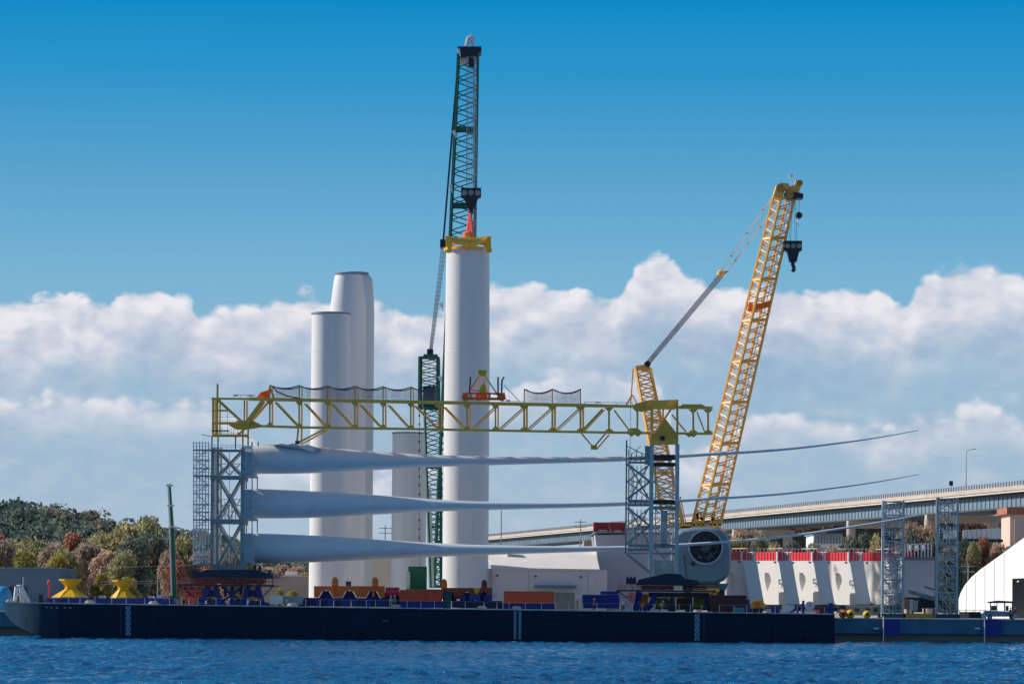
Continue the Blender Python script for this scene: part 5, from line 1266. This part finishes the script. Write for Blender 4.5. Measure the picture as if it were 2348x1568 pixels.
# ------------------------------------------------------------------ red topped housings
HN = Vector((-.85, -.527, 0)).normalized(); HU = Vector((.527, -.85, 0)).normalized(); HD = -HN
def housing_meshes():
    Yh = 52.0; k = mpv(Yh)
    fx = k / HU.x          # metres along the face for one view unit
    sx_ = k / HD.x         # depth metres for one view unit of the grey side
    T = 33 * sx_
    outer = [(0, 0), (0, -18), (2.5, -42), (8, -66), (14, -83), (20, -94), (27, -98), (58, -98), (66, -97), (66, -92), (62, -70), (57, -40), (51, 0)]
    hole = [(23, -25), (30, -26), (34, -32), (36, -44), (33, -56), (29, -68), (26, -58), (23, -42)]
    parts = []
    # shell with a real hole: bridge outer and inner outline
    bm = bmesh.new()
    def P(u, z, dd): return HU * (u * fx) + HD * dd + Vector((0, 0, z * k))
    vo = [bm.verts.new(P(u, z, 0)) for u, z in outer]; vi = [bm.verts.new(P(u, z, 0)) for u, z in hole]
    eo = [bm.edges.new((vo[i], vo[(i + 1) % len(vo)])) for i in range(len(vo))]; ei = [bm.edges.new((vi[i], vi[(i + 1) % len(vi)])) for i in range(len(vi))]
    r_ = bmesh.ops.triangle_fill(bm, use_beauty=True, use_dissolve=False, edges=eo + ei)
    fs = [g for g in r_['geom'] if isinstance(g, bmesh.types.BMFace)]
    ex = bmesh.ops.extrude_face_region(bm, geom=fs)
    bmesh.ops.translate(bm, verts=[g for g in ex['geom'] if isinstance(g, bmesh.types.BMVert)], vec=HD * T)
    bmesh.ops.recalc_face_normals(bm, faces=bm.faces)
    me = bpy.data.meshes.new('shell'); bm.to_mesh(me); bm.free(); me.materials.append(conc)
    parts.append(('shell', me, []))
    def boxl(u0, u1, z0, z1, d0, d1, m, name):
        b = MB(); vs = [P(u, z, dd) for dd in (d0, d1) for u, z in ((u0, z0), (u1, z0), (u1, z1), (u0, z1))]
        b.add(vs, [(0, 1, 2, 3), (7, 6, 5, 4), (0, 4, 5, 1), (1, 5, 6, 2), (2, 6, 7, 3), (3, 7, 4, 0)]); me = bpy.data.meshes.new(name); me.from_pydata(b.v, [], b.f); me.materials.append(m); return (name, me, [])
    parts.append(boxl(-.5, 50, 2.5, 21, -.05, 1.2, red, 'red_panel'))
    parts.append(boxl(42, 50, 3, 20, 1.3, T * .62, red, 'side_panel'))
    parts.append(boxl(2, 49.5, .1, 2.4, 0, T, wpaint, 'roof_plate'))
    parts.append(boxl(44, 50, 2.5, 17, T * .72, T * .92, wpaint, 'roof_cabinet'))
    for u in (-.8, 48.6): parts.append(boxl(u, u + 2.2, .5, 22, -.25, -.06, wpaint, 'panel_post'))
    def tb(segs, r, m, name):
        b = MB()
        for (u0, z0, d0), (u1, z1, d1) in segs: b.tube(P(u0, z0, d0), P(u1, z1, d1), r, 5)
        me = bpy.data.meshes.new(name); me.from_pydata(b.v, [], b.f); me.materials.append(m); return (name, me, [])
    wr = [((0, 21, T), (50, 21, T)), ((0, 30, T), (50, 30, T)), ((0, 30, T * .3), (0, 30, T)), ((50, 30, T * .3), (50, 30, T))]
    for u in range(0, 51, 8): wr.append(((u, 21, T), (u, 30, T)))
    for f in (.3, .5, .75): wr.append(((50, 3, T * f), (50, 30, T * f))); wr.append(((0, 21, T * f), (0, 30, T * f)))
    parts.append(tb(wr, .075, mat('rail_pink', (.75, .5, .5), .5), 'roof_railing'))
    vs = [((u, 3, -.1), (u, 20, -.1)) for u in range(5, 48, 6)]
    parts.append(tb(vs, .05, mat('rail_red', (.8, .25, .25), .5), 'panel_ribs'))
    for u in (8, 42): parts.append(boxl(u, u + 3.5, -3, 0, -.12, -.01, dark, 'lug'))
    parts.append(boxl(12, 62, -104, -98.1, .5, T, dark, 'cradle'))
    parts.append(boxl(18, 58, -116, -104.1, .8, T - .4, mat('support_blue', (.02, .04, .09), .6), 'support'))
    return Yh, parts
Yh, hp = housing_meshes()
hx = [1647, 1728, 1807, 1889.5, 1976.5]
hl = ['leftmost white housing with red roof rail, half hidden behind the round-mouthed nacelle', 'second white red-topped housing from the left, right of the round-mouthed nacelle', 'middle one of the five white red-topped housings', 'fourth white red-topped housing from the left', 'rightmost white red-topped housing, beside the pale lattice tower']
for i, (x, lb) in enumerate(zip(hx, hl)):
    yy = 1287 + (x - 1728) * .004; Yi = 56 + 5.1 * i
    t = thing('turbine_housing', lb, 'turbine housing', V(x, yy, Yi), 'white red-topped turbine housings in a row'); t.scale = (mpv(Yi) / mpv(Yh),) * 3
    for nm, me, _ in hp:
        o = bpy.data.objects.new(nm, me); C.objects.link(o); o.parent = t
# grey panel with rails, between the lattice towers
t = thing('grey_housing', 'plain grey boxy housing with a white railed roof between the two lattice towers', 'turbine housing', V(2110, 1392, 62))
MB().vbox(2072, 2143, 1283, 1369, 62, 72).build('body', mat('panel_grey', (.42, .44, .50), .6, var=.04), t)
MB().vbox(2070, 2146, 1277, 1282.9, 61.6, 72).build('roof', mat('roof_dim', (.16, .18, .2), .7), t)
MB().vbox(2076, 2096, 1266, 1276.9, 62, 64).build('red_box', red, t)
b = MB(); b.tube(V(2074, 1248, 62), V(2136, 1245, 62), .09, 5); b.tube(V(2074, 1259, 62), V(2136, 1256, 62), .07, 5)
for i in range(9): b.tube(V(2074 + i * 7.7, 1277, 62), V(2074 + i * 7.7, 1247, 62), .1, 5)
b.build('roof_railing', wpaint, t)
for i in (1, 3, 5, 6): MB().vbox(2077 + i * 7.7, 2082 + i * 7.7, 1249, 1262, 62.2, 62.5).build('rail_panel', wpaint if i % 2 else blue, t)
MB().vbox(2075, 2140, 1369.1, 1394, 63, 71).build('base', dark, t)

# ------------------------------------------------------------------ lattice towers on the right
def lat_tower(x0, x1, yt, yb, label, bright):
    Y0, Y1 = QY + 3.5, QY + 8.5; t = thing('lattice_tower', label, 'lattice tower', V((x0 + x1) / 2, yb, Y0), 'empty steel lattice racks on the quay')
    for i, (x, m_) in enumerate(((x0 + 2.5, bright), (x1 - 2.5, steel))):
        w_ = 6 if i == 0 else 5
        col(x, yt, yb - 2, Y0, w_, t, m_); col(x + 1, yt + 2, yb - 2, Y1, 4, t, steel_d)
    n = 9; h_ = (yb - yt) / n
    for i in range(n):
        a = yt + i * h_; c = a + h_
        MB().vbox(x0 + 5.5, x1 - 5, a + 1, a + 4, Y0 - .1, Y0 + .2).build('cross_beam', steel if i % 2 else steel_d, t)
        MB().vbox(x0 + 5.5, x1 - 5, a + 8, a + 10, Y1, Y1 + .3).build('cross_beam', steel_d, t)
        seg(x0 + 5, a + 3, x1 - 5, c, Y0 + .2, 2.2, t, steel, 'brace'); seg(x0 + 5, c, x1 - 5, a + 3, Y0 + .6, 2.0, t, steel_d, 'brace')
        seg(x0 + 7, a, (x0 + x1) / 2, c, Y1, 1.8, t, steel_l, 'brace'); seg((x0 + x1) / 2, a, x1 - 6, c, Y1, 1.8, t, steel, 'brace')
        b = MB()
        for j in range(5): b.tube(V(x0 + 9 + j * 8, a + rnd.uniform(0, 8), Y0 + 2), V(x0 + 9 + j * 8 + rnd.uniform(-2, 2), a + rnd.uniform(14, h_), Y0 + 2), .07, 4)
        b.tube(V(x0 + 6, a + 18, Y0 + 2), V(x1 - 6, a + 18, Y0 + 2), .08, 4); b.tube(V(x0 + 6, a + 12, Y0 + 2), V(x1 - 6, a + 12, Y0 + 2), .06, 4)
        b.build('service_frame', steel_l if i % 3 else steel, t)
    MB().vbox(x0, x1 + 3, yb - 10, yb, Y0 - .3, Y1 + .5).build('base_frame', tealm, t)
    return t
lat_tower(2021.8, 2073, 1148, 1416, 'grey lattice rack tower with one bright pale leg, right of the white housings', steel_l)
lat_tower(2146, 2197, 1141, 1417, 'darker grey lattice rack tower just left of the white fabric hangar', steel)
t = thing('lattice_jib', 'grey lattice jib lying slanted between the two right-hand lattice towers', 'crane jib', V(2110, 1395, QY + 6))
b = MB(); 
for (xa, ya, xb, yb) in ((2082, 1353, 2150, 1372), (2084, 1358, 2150, 1378), (2118, 1344, 2156, 1356)): b.bar(V(xa, ya, QY + 5), V(xb, yb, QY + 5), .3)
for i in range(7): b.bar(V(2088 + i * 9, 1355 + i * 2.5, QY + 5), V(2094 + i * 9, 1361 + i * 2.5, QY + 5), .18)
b.build('jib', steel_d, t)
MB().vprism([(2104, 1392), (2108, 1372), (2140, 1370), (2146, 1392)], QY + 6, QY + 7).build('machine_body', dark, t)
for x, y, m_ in ((2079, 1372, pink), (2090, 1374, steel_l), (2100, 1376, steel)): MB().vbox(x - 4, x + 4, y, y + 24, QY + 5.5, QY + 7).build('cabinet', m_, t)
o = MB().vbox(2072, 2137, 1405.7, 1417, QY + 3.2, QY + 4).build('yellow_beam', mat('beam_yellow', (.65, .38, .06), .6, dirt=((.5, .1, .05), .8), scale=1.2)); tag(o, 'yellow and red beam lying on the quay between the lattice towers', 'beam'); recenter(o)

# ------------------------------------------------------------------ deck cargo
def container(x0, x1, yt, yb, Y, m, label, group='shipping containers on the barge deck', base=None, depth=2.4, name='shipping_container'):
    t = thing(name, label, 'container', V((x0 + x1) / 2, yb, Y + depth / 2), group)
    MB().vbox(x0 + 1, x1 - 1, yt + 1, yb - 1, Y + .08, Y + depth).build('walls', m, t)
    b = MB(); n = max(6, int((x1 - x0) / 3.4))
    for i in range(n):
        x = x0 + 2.5 + (x1 - x0 - 5) * (i + .25) / n; b.vbox(x, x + (x1 - x0) / n * .45, yt + 2, yb - 2, Y, Y + .079)
    b.build('corrugation', m, t)
    b = MB(); b.vbox(x0, x1, yt, yt + .99, Y - .02, Y + depth); b.vbox(x0, x1, yb - .99, yb, Y - .02, Y + depth)
    for x in (x0, x1 - 1.6): b.vbox(x, x + 1.6, yt + 1, yb - 1, Y - .02, Y + .2)
    b.build('corner_frame', m, t)
    if base: MB().vbox(x0 - 1, x1 + 1, yb + .1, base, Y + .1, Y + depth + .5).build('blue_base', blue, t)
    return t
container(917, 1014, 1352, 1378, 5, rust, 'long faded red container in front of the tallest tower', base=1393)
container(1155, 1271, 1355, 1383, 5, mat('container_orange', (.98, .15, .04), .6, var=.12, scale=1.3, dirt=((.6, .3, .2), .3), stretch=(3, 3, .5)), 'long orange-red container on a blue base in front of the pale warehouse', base=1396)
container(1335, 1420, 1363, 1394, 5, blue, 'dark blue container left of the right-hand rack')
container(1631, 1712, 1364, 1404, 4, maroon, 'dark maroon container right of the right-hand rack')
container(1377, 1418, 1355, 1362.5, 6, midblue, 'brighter blue low container on top of the dark blue one')
container(619, 649, 1365, 1384, 5, wpaint, 'small white container right of the root rack')
container(650, 694, 1366, 1385, 5.5, mat('cont_grey', (.35, .38, .44), .6), 'small grey container beside the white one')
o = MB().vbox(1015, 1035, 1355, 1394, 6, 8).build('generator_box', tealm); tag(o, 'dark teal generator box right of the faded red container', 'generator'); recenter(o)
o = MB().vprism([(1680, 1405), (1682, 1392), (1706, 1392), (1708, 1405)], 2.2, 3.4).build('tarp_bundle', mat('tarp_cyan', (.08, .22, .32), .7)); tag(o, 'pale blue covered bundle in front of the maroon container', 'bundle'); recenter(o)
o = MB().vbox(1712.5, 1718, 1374, 1405, 4, 6).build('steel_post', blue); tag(o, 'dark blue upright post at the right end of the maroon container', 'post'); recenter(o)

def cradle(x0, x1, lugs, label, y0=1343, m=orange):
    t = thing('tower_cradle', label, 'cradle', V((x0 + x1) / 2, 1389, 8), 'orange tower cradles on the barge deck')
    b = MB(); n = 3; w_ = (x1 - x0) / n
    for i in range(n):
        a = x0 + i * w_; c = a + w_
        b.vprism([(a, y0), (c - .3, y0), (c - .3, y0 + 26), (c - 10, y0 + 26), (c - w_ * .32, y0 + 12), (c - w_ * .5, y0 + 9), (a + w_ * .32, y0 + 12), (a + 10, y0 + 26), (a, y0 + 26)], 8, 9.2)
    b.build('saddle_beam', m, t)
    for i in range(n):
        a = x0 + (i + .5) * w_; MB().vprism([(a - 17, y0 + 30), (a - 6, y0 + 11), (a + 6, y0 + 11), (a + 17, y0 + 30)], 9.3, 10).build('blue_wedge', blue, t)
    for x in lugs:
        k = mpv(8); p = V(x, y0 - 10, 8)
        MB().vprism([(x - 7, y0 - .1), (x - 7, y0 - 12), (x - 5, y0 - 18), (x, y0 - 21), (x + 5, y0 - 18), (x + 7, y0 - 12), (x + 7, y0 - .1)], 8.2, 9.4).build('lifting_lug', orangey, t)
        seg(x - 4, y0, x - 4, y0 + 24, 7.8, 5, t, orangey, 'lug_post')
    return t
cradle(720, 882, (768, 860), 'long orange saddle cradle at the foot of the white tower cluster')
cradle(884, 916, (), 'short bright red cradle section left of the faded red container', 1346, red)
cradle(1012, 1129, (1018,), 'orange-brown cradle at the foot of the tallest tower', 1347, mat('cradle_rust', (.42, .07, .03), .6, var=.3, dirt=((.7, .25, .04), .5)))
t = thing('blue_skid_beam', 'long navy skid beam with a sloping end carrying the orange cradles', 'beam', V(800, 1389, 7))
MB().vprism([(683, 1389), (699, 1369.5), (916, 1371), (916, 1391)], 6.5, 12).build('beam', mat('navy_beam', (.006, .012, .07), .55, var=.4, scale=.8), t)
for i, x in enumerate((724, 752, 780, 808, 836, 866, 893)): MB().vbox(x, x + 12 + (i % 3) * 5, 1373, 1388, 6.3, 6.49).build('side_plate', blue, t)
t = thing('blue_skid_beam', 'short navy skid beam under the cradle at the foot of the tallest tower', 'beam', V(1090, 1393, 7))
MB().vprism([(1036, 1393), (1036, 1376), (1152, 1377), (1152, 1395)], 6.5, 11).build('beam', mat('navy_beam', (0, 0, 0)), t)
for x, w_ in ((1075, 26), (1060, 8), (1110, 18)): MB().vbox(x, x + w_, 1364, 1375.9, 6.3, 9).build('winch_housing', midblue if w_ > 20 else blue, t)
o = MB().vprism([(1085, 1347), (1101, 1347), (1098, 1356), (1092, 1362), (1088, 1356)], 7, 7.6).build('yellow_hopper', byel); tag(o, 'yellow pointed funnel beside the blue winch housings', 'funnel'); recenter(o)
o = MB().vprism([(1104, 1367), (1104, 1334), (1107, 1329), (1113, 1329), (1117, 1334), (1117, 1367)], 9.6, 10.8).build('red_bollard', mat('lug_rust', (.3, .05, .03), .6)); tag(o, 'dark red upright lug at the right foot of the tallest tower', 'lug'); recenter(o)
o = MB().vbox(793, 805, 1332, 1342.8, 8.2, 9).build('motor_box', mat('motor_brown', (.12, .09, .05), .6)); tag(o, 'small dark motor box between the two orange lugs', 'box'); recenter(o)
p = V(1134.5, 1368, 8); o = MB().lathe((p.x, p.y, V(1134, 1368, 8).z), [(.24, 0), (.24, 1.0), (.1, 1.2)], 12).build('gas_bottle', wpaint, smooth=40); tag(o, 'white upright gas bottle left of the orange-red container', 'gas bottle'); recenter(o)

# reels under the right rack
def reel(x, y, r_v, Y, m, label):
    k = mpv(Y); p = V(x, y, Y); t = thing('cable_reel', label, 'reel', p - Vector((0, 0, r_v * k)), 'cable reels on the barge deck')
    for dy in (0, 1.3): MB().tube(p + Vector((0, dy, 0)), p + Vector((0, dy + .12, 0)), r_v * k, 24).build('flange', m, t, smooth=40)
    MB().tube(p + Vector((0, .13, 0)), p + Vector((0, 1.29, 0)), r_v * k * .6, 20).build('drum', m, t, smooth=40)
    MB().tube(p + Vector((0, -.12, 0)), p + Vector((0, -.01, 0)), r_v * k * .18, 12).build('hub', dark, t)
rg = mat('reel_green', (.22, .22, .03), .6, var=.25, scale=2.)
def tank(x0, x1, yt, yb, Y, m, label):
    t = thing('storage_tank', label, 'tank', V((x0 + x1) / 2, yb, Y), 'boxy tanks under the right rack')
    MB().vprism([(x0, yb), (x0, yt + 3), (x0 + 3, yt), (x1 - 3, yt), (x1, yt + 3), (x1, yb)], Y, Y + 2.2).build('shell', m, t)
    for x in (x0 + 2, (x0 + x1) / 2, x1 - 3): MB().vbox(x, x + 1.3, yt + 3, yb - 1, Y - .08, Y - .004).build('rib', m, t)
    MB().vbox(x0 - 1, x1 + 1, yb + .1, yb + 4, Y - .1, Y + 2.3).build('skid', dark, t)
rg = mat('tank_olive', (.42, .38, .05), .6, var=.3, scale=2., dirt=((.25, .16, .06), .6))
tank(1467, 1486, 1361, 1392, 10, mat('tank_yellow', (.85, .42, .02), .6, var=.2, dirt=((.5, .2, .04), .4)), 'bright yellow tank behind the curved leg of the right rack')
tank(1504, 1534, 1370, 1392, 10, rg, 'olive tank in the middle of the right rack base')
tank(1552, 1576, 1370, 1393, 10.5, mat('tank_rust', (.42, .16, .07), .6, var=.4, scale=2., dirt=((.4, .33, .05), .6)), 'rusty brown tank behind the third base leg of the right rack')
tank(1591, 1615, 1368, 1393, 10.5, rg, 'olive tank at the right end of the rack base')
reel(1448, 1368, 10, 5, pink, 'pink-red ring reel left of the right rack legs')
# right end of the deck
t = thing('yellow_winch', 'yellow deck winch behind the barge stern right of the maroon container', 'winch', V(1738, 1404, 12))
MB().vprism([(1722, 1394), (1724, 1380), (1732, 1375), (1748, 1376), (1754, 1384), (1752, 1394)], 12, 14).build('body', byel, t)
for x in (1730, 1746): MB().vbox(x - 3, x + 3, 1394.1, 1404, 12.2, 13.8).build('foot', dark, t)
MB().tube(V(1738, 1386, 11.5), V(1738, 1386, 11.95), .45, 14).build('drum', orange, t)
t = thing('stern_davit', 'dark blue post with a slanting strut on the barge stern', 'davit', V(1842, 1407, 4)); seg(1842, 1376, 1842, 1408, 4, 5, t, blue, 'post'); seg(1840, 1384, 1812, 1404, 4, 3.4, t, blue, 'strut'); MB().vbox(1826, 1832, 1397, 1408, 4, 4.6).build('bracket', blue, t)
reel(1858, 1388, 10, 6, steel_l, 'pale grey reel right of the dark blue stern post')
for x0, x1, y0, y1, m_, lb, nm in ((1770, 1788, 1389, 1406, blue, 'dark blue bin near the barge stern', 'deck_bin'), (1795, 1822, 1386, 1405, steel_l, 'pale grey box left of the stern post', 'deck_box'), (1880, 1896, 1391, 1408, maroon, 'dark red box at the barge stern', 'deck_box'), (1900, 1910, 1382, 1408, blue, 'dark blue locker at the last metre of the barge', 'deck_locker'), (1870, 1879, 1397, 1407, pink, 'small pink crate at the barge stern', 'crate')):
    o = MB().vbox(x0, x1, y0, y1, 5, 6.6).build(nm, m_); tag(o, lb, 'box'); recenter(o)
t = thing('cream_cabin', 'low cream cabin on the quay behind the orange floats', 'cabin', V(1985, 1410, QY + 9)); MB().vbox(1945, 2019, 1390, 1410, QY + 9, QY + 12).build('wall', cream, t); MB().vbox(1943, 2021, 1387.5, 1389.9, QY + 8.6, QY + 12.4).build('roof', wpaint, t)
for x in (1960, 1985, 2003): MB().vbox(x, x + 10, 1394, 1402, QY + 8.9, QY + 8.99).build('window', glass, t)
def floatb(x, y, r_v, label, m):
    Y = QY + 1.2; k = mpv(Y); p = V(x, y, Y); t = thing('mooring_float', label, 'float', (p.x, p.y, p.z - r_v * k), 'orange and yellow floats on the quay')
    b = MB(); n = 10; prof = [(max(.02, math.sin(math.pi * i / n)) * r_v * k, -math.cos(math.pi * i / n) * r_v * k * 1.1) for i in range(n + 1)]
    b.lathe(p, prof, 18, tilt=Matrix.Rotation(R(70), 3, 'Y')); b.build('float_body', m, t, smooth=60)
    MB().tube(p + Vector((0, -r_v * k * 1.02, 0)), p + Vector((0, -r_v * k * .9, 0)), r_v * k * .4, 12).build('end_cap', dark, t)
floatb(1933, 1407, 9, 'leftmost orange float on the quay next to the barge stern', mat('amber_paint', (0, 0, 0)))
floatb(1950, 1407, 10, 'yellow-orange float second from the left on the quay', byel)
floatb(1988, 1408, 9, 'yellow float beside the pale lattice tower foot', byel)
# right: vehicle
def vehicle():
    Y = QY + 1.5; t = thing('utility_vehicle', 'canopied grey utility vehicle parked on the quay before the hangar', 'utility vehicle', V(2300, 1418, Y))
    MB().vprism([(2258, 1413), (2258, 1401), (2268, 1399), (2312, 1401), (2330, 1403), (2334, 1413)], Y, Y + 1.8).build('body', mat('veh_grey', (.3, .33, .42), .5), t)
    MB().vprism([(2268, 1379), (2290, 1376), (2324, 1378), (2326, 1382), (2268, 1382)], Y - .1, Y + 1.9).build('canopy', tealm, t)
    for x in (2271, 2286, 2304, 2321): seg(x, 1382, x, 1400, Y + .1, 2.0, t, dark if x != 2286 else steel_l, 'canopy_post')
    MB().vbox(2273, 2285, 1388, 1398.9, Y + .3, Y + 1.5).build('cab', glass, t)
    MB().vbox(2307, 2313, 1388, 1400, Y + .4, Y + .9).build('seat', midblue, t)
    for x in (2270, 2322):
        p = V(x, 1414, Y - .1); o = MB().tube(p, p + Vector((0, .35, 0)), .38, 18).build('wheel', dark, t, smooth=40); MB().tube(p + Vector((0, -.03, 0)), p + Vector((0, -.003, 0)), .18, 12).build('rim', steel_l, o)
vehicle()
for x0, x1, y0, y1, m_, lb in ((2202, 2222, 1402, 1417, mat('crate_tan', (.55, .35, .25), .7), 'tan crate at the left corner of the fabric hangar'), (2223, 2248, 1402, 1417, dark, 'dark crate beside the tan one before the hangar'), (2250, 2262, 1405, 1418, wpaint, 'small white crate left of the utility vehicle')):
    o = MB().vbox(x0, x1, y0, y1, QY + 1.4, QY + 3).build('quay_crate', m_); tag(o, lb, 'crate', 'crates before the fabric hangar'); recenter(o)
t = thing('quay_rail', 'thin dark guard rail on the quay in front of the hangar', 'railing', V(2230, 1417, QY + .8)); 
seg(2198, 1398, 2262, 1398, QY + .8, 1.2, t, dark, 'top_rail')
for x in (2200, 2215, 2232, 2248, 2260): seg(x, 1398, x, 1417, QY + .8, 1.2, t, dark, 'rail_post')
# poles
def pole(x, yt, yb, Y, label, cross=True, name='utility_pole', cat='utility pole'):
    p = V(x, yb, Y); t = thing(name, label, cat, (p.x, Y, GZ)); z = V(x, yt, Y).z
    MB().tube((p.x, Y, GZ), (p.x, Y, z), .17, 6, .11).build('pole', steel_d, t)
    if cross:
        for dz in (.6, 1.6): MB().bar((p.x - 1.3, Y, z - dz), (p.x + 1.3, Y, z - dz), .14).build('crossarm', steel_d, t)
pole(882, 1204, 1380, 210, 'utility pole with crossarms between the tower cluster and the low tower')
pole(353, 1181, 1300, 420, 'thin pole on the ridge left of the green boom')
pole(361, 1315, 1380, 140, 'slim lamp post left of the green boom base', False, 'lamp_post', 'lamp post')
pole(1148, 1170, 1380, 190, 'thin bare mast right of the tallest tower', False, 'thin_mast', 'mast')
pole(1330, 1190, 1380, 230, 'short utility pole left of the red container stack')
pole(717, 1300, 1390, 160, 'pale pole left of the white tower cluster', False, 'lamp_post', 'lamp post')
pole(2219, 1290, 1392, 130, 'thin pole with crossarms left of the hangar roof slope')
t = thing('power_lines', 'thin power lines strung in front of the trees on the left', 'cable', V(300, 1330, 140))
for y in (1299, 1333, 1338): MB().tube(V(230, y + 1, 141), V(440, y - 3, 141), .025, 4).build('wire', steel_l, t)

# deck edge oddments: coiled ropes, chocks
odd = [(206, 'coiled pale rope on the foredeck edge'), (352, 'coiled pale rope near the green boom foot'), (670, 'coiled pale rope beside the grey container'), (1185, 'coiled pale rope above the twin marking strips'), (1440, 'coiled pale rope left of the right rack legs'), (1105, 'coiled pale rope right of the teal generator box'), (908, 'coiled pale rope by the two workers')]
for x, lb in odd:
    p = V(x, deck_y(x) - 2, 1.6); b = MB()
    for i in range(3):
        n = 14; pts = [p + Vector((math.cos(2 * math.pi * j / n) * (.7 - .12 * i), math.sin(2 * math.pi * j / n) * (.7 - .12 * i) * .7, .12 + .13 * i)) for j in range(n + 1)]; b.line(pts, .09, 5)
    o = b.build('rope_coil', mat('rope_pale', (.55, .5, .45), .8), smooth=60); tag(o, lb, 'rope', 'rope coils along the deck edge'); recenter(o)

# ------------------------------------------------------------------ people
def person(x, Y, z, rz, jacket, trousers, hat, label, bend=0.0, step=.12, armf=.3):
    t = thing('person', label, 'person', (V(x, 1380, Y).x, Y, z), 'workers on the deck and quay'); t.rotation_euler = (0, 0, rz)
    lean = Vector((0, -math.sin(bend), math.cos(bend)))
    hip = Vector((0, 0, .92)); chest = hip + lean * .42; neck = hip + lean * .58; head = neck + lean * .10 + Vector((0, -.02, 0))
    def skinned(name, vs, es, rs_, m, root=0):
        me = bpy.data.meshes.new(name); me.from_pydata([tuple(v) for v in vs], es, []); me.materials.append(m)
        o = bpy.data.objects.new(name, me); C.objects.link(o); o.parent = t
        md = o.modifiers.new('skin', 'SKIN'); 
        for i, r_ in enumerate(rs_): me.skin_vertices[0].data[i].radius = (r_, r_)
        me.skin_vertices[0].data[root].use_root = True
        s = o.modifiers.new('sub', 'SUBSURF'); s.levels = 1; s.render_levels = 1
        return o
    shL, shR = neck + Vector((-.19, 0, -.08)), neck + Vector((.19, 0, -.08))
    elL, elR = shL + Vector((-.06, -.06 * armf, -.28)), shR + Vector((.06, -.3 * armf, -.26))
    haL, haR = elL + Vector((0, -.25 * armf, -.23)), elR + Vector((-.02, -.7 * armf * .6, -.14))
    kL, kR = Vector((-.11, -step * .6, .49)), Vector((.11, step * .4, .49))
    aL, aR = Vector((-.12, -step, .08)), Vector((.12, step, .08))
    tL, tR = aL + Vector((0, -.18, -.04)), aR + Vector((0, -.18, -.04))
    vs = [hip, chest, neck, head, head + lean * .13, shL, elL, haL, haL + Vector((0, -.05, -.1)), shR, elR, haR, haR + Vector((0, -.06, -.08)), kL, aL, tL, kR, aR, tR]
    es = [(0, 1), (1, 2), (2, 3), (3, 4), (1, 5), (5, 6), (6, 7), (7, 8), (1, 9), (9, 10), (10, 11), (11, 12), (0, 13), (13, 14), (14, 15), (0, 16), (16, 17), (17, 18)]
    skinned('body', vs, es, [.13, .14, .06, .085, .095, .055, .042, .033, .03, .055, .042, .033, .03, .065, .045, .04, .065, .045, .04], skin)
    skinned('jacket', [hip + Vector((0, 0, .02)), chest, neck - lean * .04, shL, elL, haL - Vector((0, -.02, -.04)), shR, elR, haR - Vector((0, -.02, -.04))], [(0, 1), (1, 2), (1, 3), (3, 4), (4, 5), (1, 6), (6, 7), (7, 8)], [.165, .175, .09, .075, .06, .052, .075, .06, .052], jacket)
    skinned('trousers', [hip + Vector((0, 0, -.02)), kL, aL, kR, aR], [(0, 1), (1, 2), (0, 3), (3, 4)], [.155, .085, .07, .085, .07], trousers)
    b = MB(); hp_ = head + lean * .10; b.lathe((0, 0, 0), [(.16, -.02), (.145, .0), (.13, .07), (.08, .12), (.01, .135)], 14)
    me = bpy.data.meshes.new('helmet'); me.from_pydata([tuple(Vector(v) + hp_ + Vector((0, 0, .03))) for v in b.v], [], b.f); me.materials.append(hat); o = bpy.data.objects.new('helmet', me); C.objects.link(o); o.parent = t
    b = MB()
    fc = head + lean * .06 + Vector((0, -.1, 0))
    for dx in (-.035, .035): b.lathe(fc + Vector((dx, -.005, .02)), [(.002, -.012), (.014, 0), (.002, .012)], 6)
    me = bpy.data.meshes.new('eyes'); me.from_pydata([tuple(v) for v in b.v], [], b.f); me.materials.append(dark); o = bpy.data.objects.new('eyes', me); C.objects.link(o); o.parent = t
    return t
hv = mat('hi_vis', (.8, .35, .05), .7); navyc = mat('trouser_navy', (.03, .04, .07), .8); lightc = mat('jacket_pale', (.6, .55, .52), .8); redc = mat('jacket_red', (.6, .07, .05), .8)
person(894, 1.6, V(894, deck_y(894) - 1, 1.6).z, .6, lightc, mat('trouser_tan', (.45, .38, .33), .8), wpaint, 'worker in pale clothes bending at the deck edge left of the red container', bend=.5)
person(906, 2.0, V(906, deck_y(906) - 1, 2).z, -.7, mat('jacket_olive', (.25, .25, .12), .8), navyc, wpaint, 'worker in olive jacket standing next to the bending worker', bend=.1)
person(1324, 1.8, V(1324, deck_y(1324) - 1, 1.8).z, .3, hv, mat('trouser_tan', (0, 0, 0)), wpaint, 'worker in orange vest left of the dark blue container')
person(1430, 2.0, V(1430, deck_y(1430) - 1, 2.).z, -1.2, wpaint, navyc, wpaint, 'worker in white jacket left of the right rack legs', bend=.3)
person(1513, 3.0, V(1513, deck_y(1513) - 1, 3.).z, 1.0, mat('jacket_peach', (.7, .4, .3), .8), navyc, wpaint, 'worker in peach jacket crouched under the right rack', bend=.8)
person(1362, 1.8, V(1362, deck_y(1362) - 1, 1.8).z, 2.0, redc, navyc, wpaint, 'worker in red jacket in front of the dark blue container')
person(2328, QY + .9, GZ + .03, -.5, redc, wpaint, wpaint, 'worker in red jacket and pale trousers beside the utility vehicle')
person(2316, QY + 1.0, GZ + .03, .5, mat('jacket_teal', (.05, .2, .2), .8), navyc, redc, 'worker in dark teal jacket leaning at the utility vehicle', bend=.2)
